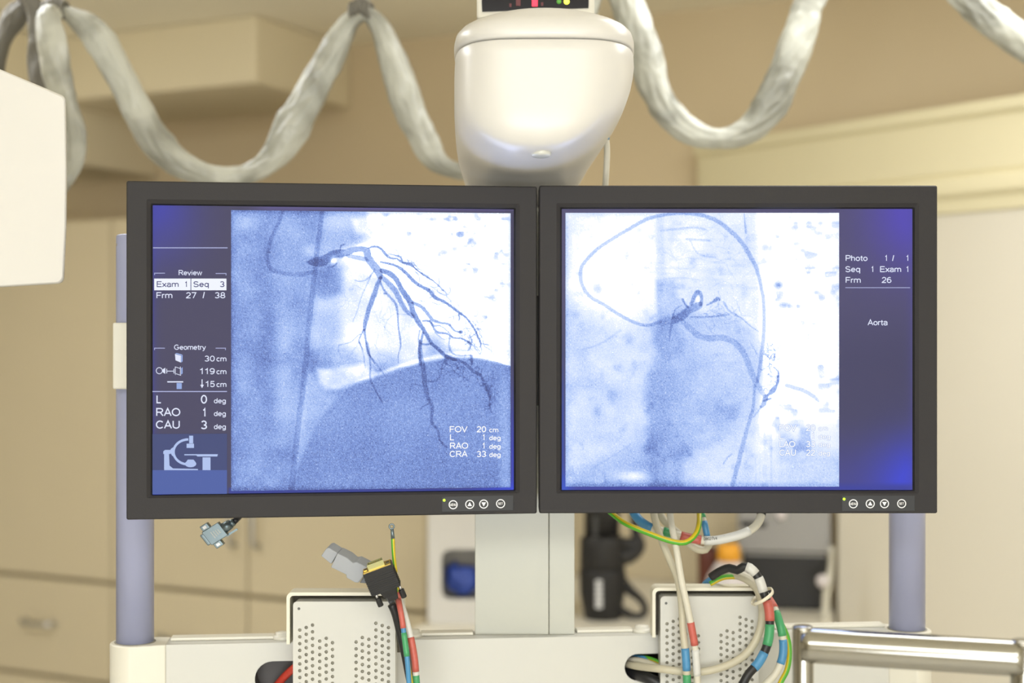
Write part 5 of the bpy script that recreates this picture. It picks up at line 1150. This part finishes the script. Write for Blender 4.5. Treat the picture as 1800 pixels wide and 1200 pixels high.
# ------------------------------------------------------------------ background: cabinets, worktop and what stands there
def cabinet(x0, x1, label, handle_side, first=None):
    """tall cabinet: door above, drawers below; photo columns x0..x1 on the cabinet plane"""
    a0 = RF.px(x0, 900, 0)[0]; a1 = RF.px(x1, 900, 0)[0]; zt = RF.px(215, 386, 0)[1]
    g = 0.0055; zg = RF.px(205, 1023, 0)[1]; zg2 = RF.px(100, 1186, 0)[1]
    root = thing('tall_cabinet', RF.pt((a0 + a1) / 2, 0.2, 0), label, 'cabinet')
    mb = MB(); mb.box(RF, a0 + 0.0005, a1 - 0.0005, 0.0, BACK - 0.015, 0.001, zt); mb.build('carcass', M['cabgap'], root)
    mb = MB(); mb.box(RF, a0 + g / 2, a1 - g / 2, -0.02, -0.0005, zg + g, zt); d = mb.build('door', M['cab'], root); bev(d, 0.002)
    hp = {'L': (a0 + 0.035), 'R': (a1 - 0.035)}[handle_side]; z0, z1 = RF.px(420, 958, -0.03)[1], RF.px(420, 858, -0.03)[1]
    def handle(par, pa, pb):
        mb = MB(); qa, qb = pa, pb
        C = spline([tuple(RF.pt(qa[0], -0.02, qa[1])) + (0.006,), tuple(RF.pt(qa[0] + (qb[0] - qa[0]) * .04, -0.045, qa[1] + (qb[1] - qa[1]) * .04)) + (0.006,), tuple(RF.pt((qa[0] + qb[0]) / 2, -0.05, (qa[1] + qb[1]) / 2)) + (0.0055,), tuple(RF.pt(qa[0] + (qb[0] - qa[0]) * .96, -0.045, qa[1] + (qb[1] - qa[1]) * .96)) + (0.006,), tuple(RF.pt(qb[0], -0.02, qb[1])) + (0.006,)], 0.008)
        sweep(mb, C, 12); mb.build('handle', M['steel'], par, True)
    handle(d, (hp, z0), (hp, z1))
    ac = (a0 + a1) / 2
    for zt_, zb in ((zg - g, zg2 + g), (zg2 - g, zg2 - 0.30)):
        mb = MB(); mb.box(RF, a0 + g / 2, a1 - g / 2, -0.02, -0.0005, zb, zt_); dr = mb.build('drawer', M['cab'], root); bev(dr, 0.002)
        zm = zb + (zt_ - zb) * 0.55; handle(dr, (ac - 0.05, zm), (ac + 0.05, zm))
    return root
cabinet(-34, 205, 'beige tall cabinet left of the left pole, with a visible drawer handle', 'L')
cabinet(205, 444, 'beige tall cabinet directly behind the left perforated box, its steel handle near the right edge', 'R')
cabinet(444, 757, 'beige tall cabinet left of the white dispenser, its steel handle near the left edge', 'L')

CT = 1.02
a0 = RF.px(759, 900, -0.25)[0]
def plan(d, px): a = RF.px(px, 900, d)[0]; q = RF.pt(a, d, 0); return Vector((q.x, q.y, 0))
def slab(d0, d1, xa, z0, z1, inset):
    q0 = RF.pt(xa, d0, 0); q1 = RF.pt(xa, d1, 0); pts = [q0, plan(d0, 1466 - inset), plan(d1, 1466 - inset), q1]
    mb = MB(); mb.prism([Vector((p.x, p.y, z0)) for p in pts], Vector((0, 0, z1 - z0))); return mb
ct = slab(-0.33, BACK - 0.013, a0, CT - 0.04, CT, 0).build('worktop', M['counter'], None); bev(ct, 0.004); tag(ct, 'pale worktop behind the crossbar, with the black flask on it', 'worktop')
bs = slab(-0.28, BACK - 0.02, a0 + 0.02, 0.001, CT - 0.0405, 3).build('base_cabinet', M['cab'], None); tag(bs, 'beige base cabinet carrying the pale worktop', 'cabinet')
def Yon(py): return (CAMZ - CT) * FPX / (py - 600)
# white dispenser with blue gloves
Yd = 2.97; k = Yd / FPX; dsp = thing('dispenser', (P(800, 0, Yd).x, Yd + 0.06, CT), 'blurred white dispenser with something blue inside, left of the column', 'dispenser')
Fd = Frame((P(752, 0, Yd).x, Yd, CT + 0.0005), 0.0)
Wd = 130 * k; Hd = 250 * k
v, f = fill2d(Fd, 0.0, 0.012, rrect(0, Wd, 0, Hd, 0.012), [rrect(24 * k, 106 * k, 42 * k, 130 * k, 0.02)]); mb = MB(); mb.add(v, f)
mb.build('front_panel', M['white'], dsp)
mb = MB(); rg = rrect(0.0005, Wd - 0.0005, 0.0005, Hd - 0.0005, 0.012); loops(mb, [[Fd.pt(a, 0.012, z) for a, z in rg], [Fd.pt(a, 0.10, z) for a, z in rg]], 0, False, True); mb.build('casing', M['white'], dsp)
mb = MB()
for i in range(1): mb.box(Fd, 20 * k, 110 * k, 0.05, 0.052, 40 * k, 135 * k)
mb.build('grey_lining', M['grey'], dsp)
gl = thing('folded_gloves', Fd.pt(60 * k, 0.03, 48 * k), 'crumpled blue item inside the white dispenser', 'gloves')
bm = bmesh.new(); bmesh.ops.create_icosphere(bm, subdivisions=4, radius=1)
base = Fd.pt(62 * k, 0.034, 72 * k); vs = []
for q in bm.verts:
    d = 1 + 0.35 * mnoise.noise(q.co * 1.8) + 0.15 * mnoise.noise(q.co * 5); p = q.co * d; vs.append(base + Vector((p.x * 30 * k, p.y * 0.013, p.z * 24 * k + (abs(p.x) * -0.0) + (0.018 if p.x < -0.4 else 0) * max(0, p.z))))
fs = [tuple(x.index for x in f_.verts) for f_ in bm.faces]; bm.free(); mk('glove_bundle', vs, fs, M['blueg'], gl, True)
# black flask with two handles
Yf = Yon(1086); k = Yf / FPX; fx = P(1059, 0, Yf).x
fl = thing('insulated_flask', (fx, Yf, CT), 'blurred black two-tier flask with handles and grey vertical lettering', 'flask')
def pr(rows): return [(r * k, (1090 - y) * k) for r, y in rows]
mb = MB(); mb.lathe((fx, Yf, CT), [(30 * k, 0), (32 * k, 0.002), (36 * k, 24 * k), (40 * k, 45 * k), (41 * k, 80 * k), (40.5 * k, 86 * k), (38 * k, 87 * k)], 48); mb.build('lower_cup', M['blackm'], fl, True)
mb = MB(); mb.lathe((fx, Yf, CT), [(37 * k, 86.5 * k), (39.5 * k, 90 * k), (39 * k, 138 * k), (37 * k, 143 * k), (31 * k, 146 * k)], 48); mb.build('upper_cup', M['blackm'], fl, True)
mb = MB(); mb.lathe((fx - 1 * k, Yf, CT), [(31 * k, 145.5 * k), (31 * k, 240 * k), (28 * k, 246 * k)], 48); mb.build('neck', M['blackm'], fl, True)
def rp(x, y, r=6, dy=-0.01): q = P(x, y, Yf + dy); return (q.x, q.y, q.z, r * k)
mb = MB(); C = spline([rp(1092, 1018, 9), rp(1108, 1038, 9), rp(1125, 1052, 7), rp(1134, 1068, 6), rp(1130, 1080, 6), rp(1114, 1082, 6), rp(1090, 1072, 9)], 0.006); sweep(mb, C, 14); mb.build('lower_handle', M['blackm'], fl, True)
mb = MB(); C = spline([rp(1112, 880, 7), rp(1115, 915, 7), rp(1118, 938, 9), rp(1122, 958, 13), rp(1112, 972, 14), rp(1098, 978, 15), rp(1084, 974, 14)], 0.006); sweep(mb, C, 14)
C = spline([rp(1084, 960, 10), rp(1098, 955, 11), rp(1112, 955, 11), rp(1120, 955, 11)], 0.006); sweep(mb, C, 14); mb.build('upper_handle', M['blackm'], fl, True)
Ff = Frame((0, Yf - 40 * k, 0), 0)
mb = MB(); random.seed(4)
def glyphs(x, y0, y1, w_, n, mm, d):
    mb = MB(); h = (y1 - y0) / n
    for i in range(n):
        yy = y0 + i * h; q0 = P(x, yy + h * .15, Yf); q1 = P(x + w_, yy + h * .85, Yf); yf = Yf - d
        mb.torus(((q0.x + q1.x) / 2, yf, (q0.z + q1.z) / 2), Vector((1, 0, 0)), Vector((0, 0, 1)), abs(q1.x - q0.x) * .38, 0.0022, 16, 6, Ry=abs(q1.z - q0.z) * .40)
    mb.build('lettering', mm, fl)
glyphs(1044, 1012, 1062, 13, 6, M['ink'], 39.5 * k); glyphs(1041, 904, 945, 8, 5, M['letterd'], 29.5 * k)
# bottle with orange cap, brown bottle, black unit with grey unit on top
Yb = 3.00; k = Yb / FPX; c = P(1281, 0, Yb)
bt = thing('spray_bottle', (c.x, Yb, CT), 'white bottle with an orange cap, behind the coiled cables', 'bottle')
H0 = (P(0, 985, Yb).z - CT)
mb = MB(); mb.lathe((c.x, Yb, CT), [(40 * k, 0), (42 * k, 0.004), (42 * k, H0 - 48 * k), (38 * k, H0 - 30 * k), (20 * k, H0)], 40); mb.build('bottle_body', M['pet'], bt, True)
mb = MB(); mb.lathe((c.x, Yb, CT), [(18 * k, H0), (21 * k, H0 + 2 * k), (19 * k, H0 + 26 * k), (15 * k, H0 + 30 * k)], 32); mb.build('cap', M['orange'], bt, True)
Yw = 3.22; k = Yw / FPX; c = P(1246, 0, Yw); H0 = P(0, 962, Yw).z - CT
mb = MB(); mb.lathe((c.x - 0.0, Yw + 0.02, CT), [(16 * k, 0), (17 * k, 0.003), (17 * k, H0 - 12 * k), (14 * k, H0)], 32); o = mb.build('brown_bottle', M['brown'], None, True); tag(o, 'dark brown bottle just left of the orange-capped bottle', 'bottle')
Yq = 3.02
eq = thing('equipment_unit', (P(1385, 0, Yq).x, Yq + 0.05, CT), 'black boxy equipment unit on the worktop behind the right cables', 'equipment')
Fe = Frame((P(1306, 0, Yq + .12).x, Yq + .12, 0), 0.18); we = 152 * Yq / FPX
ze = P(0, 972, Yq + .1).z
mb = MB(); mb.box(Fe, 0, we, 0, 0.12, CT + 0.001, ze); o = mb.build('casing', M['blackbox'], eq); bev(o, 0.004)
mb = MB(); mb.box(Fe, 0.004, we - 0.004, -0.002, 0.0, ze - 0.006, ze - 0.001); mb.build('top_trim', M['grey'], eq)
g2 = thing('equipment_unit', Fe.pt(we / 2, 0.06, ze), 'grey unit with a dark slot standing on the black one', 'equipment')
mb = MB(); mb.box(Fe, -0.012, we + 0.006, -0.004, 0.13, ze + 0.001, ze + 0.16); o = mb.build('casing', M['grey'], g2); bev(o, 0.006)
mb = MB(); mb.box(Fe, -0.004, 0.05, -0.006, -0.0035, ze + 0.055, ze + 0.068); o = mb.build('slot', M['blackbox'], g2)
mb = MB(); q = Fe.pt(we * 0.45, -0.005, ze + 0.082); mb.lathe(q, [(0.012, 0), (0.011, 0.004), (0.004, 0.006)], 24, 0, Vector((0, -1, 0))); mb.build('knob', M['pet'], g2, True)
mb = MB(); W4 = [tuple(P(x, y, Yq - 0.02)) + (r * Yq / FPX,) for x, y, r in ((1462, 960, 4), (1460, 1000, 5), (1456, 1020, 8), (1452, 1050, 7), (1450, 1095, 7))]
C = spline(W4, 0.01); sweep(mb, C, 12); o = mb.build('hose', M['beige2'], None, True); tag(o, 'pale hose hanging at the right side of the black unit', 'hose')
mb = MB(); mb.lathe(P(1446, 1022, Yq - 0.03), [(0.006, -0.012), (0.013, -0.004), (0.013, 0.008), (0.006, 0.014)], 24); mb.build('hose_fitting', M['pet'], o, True)
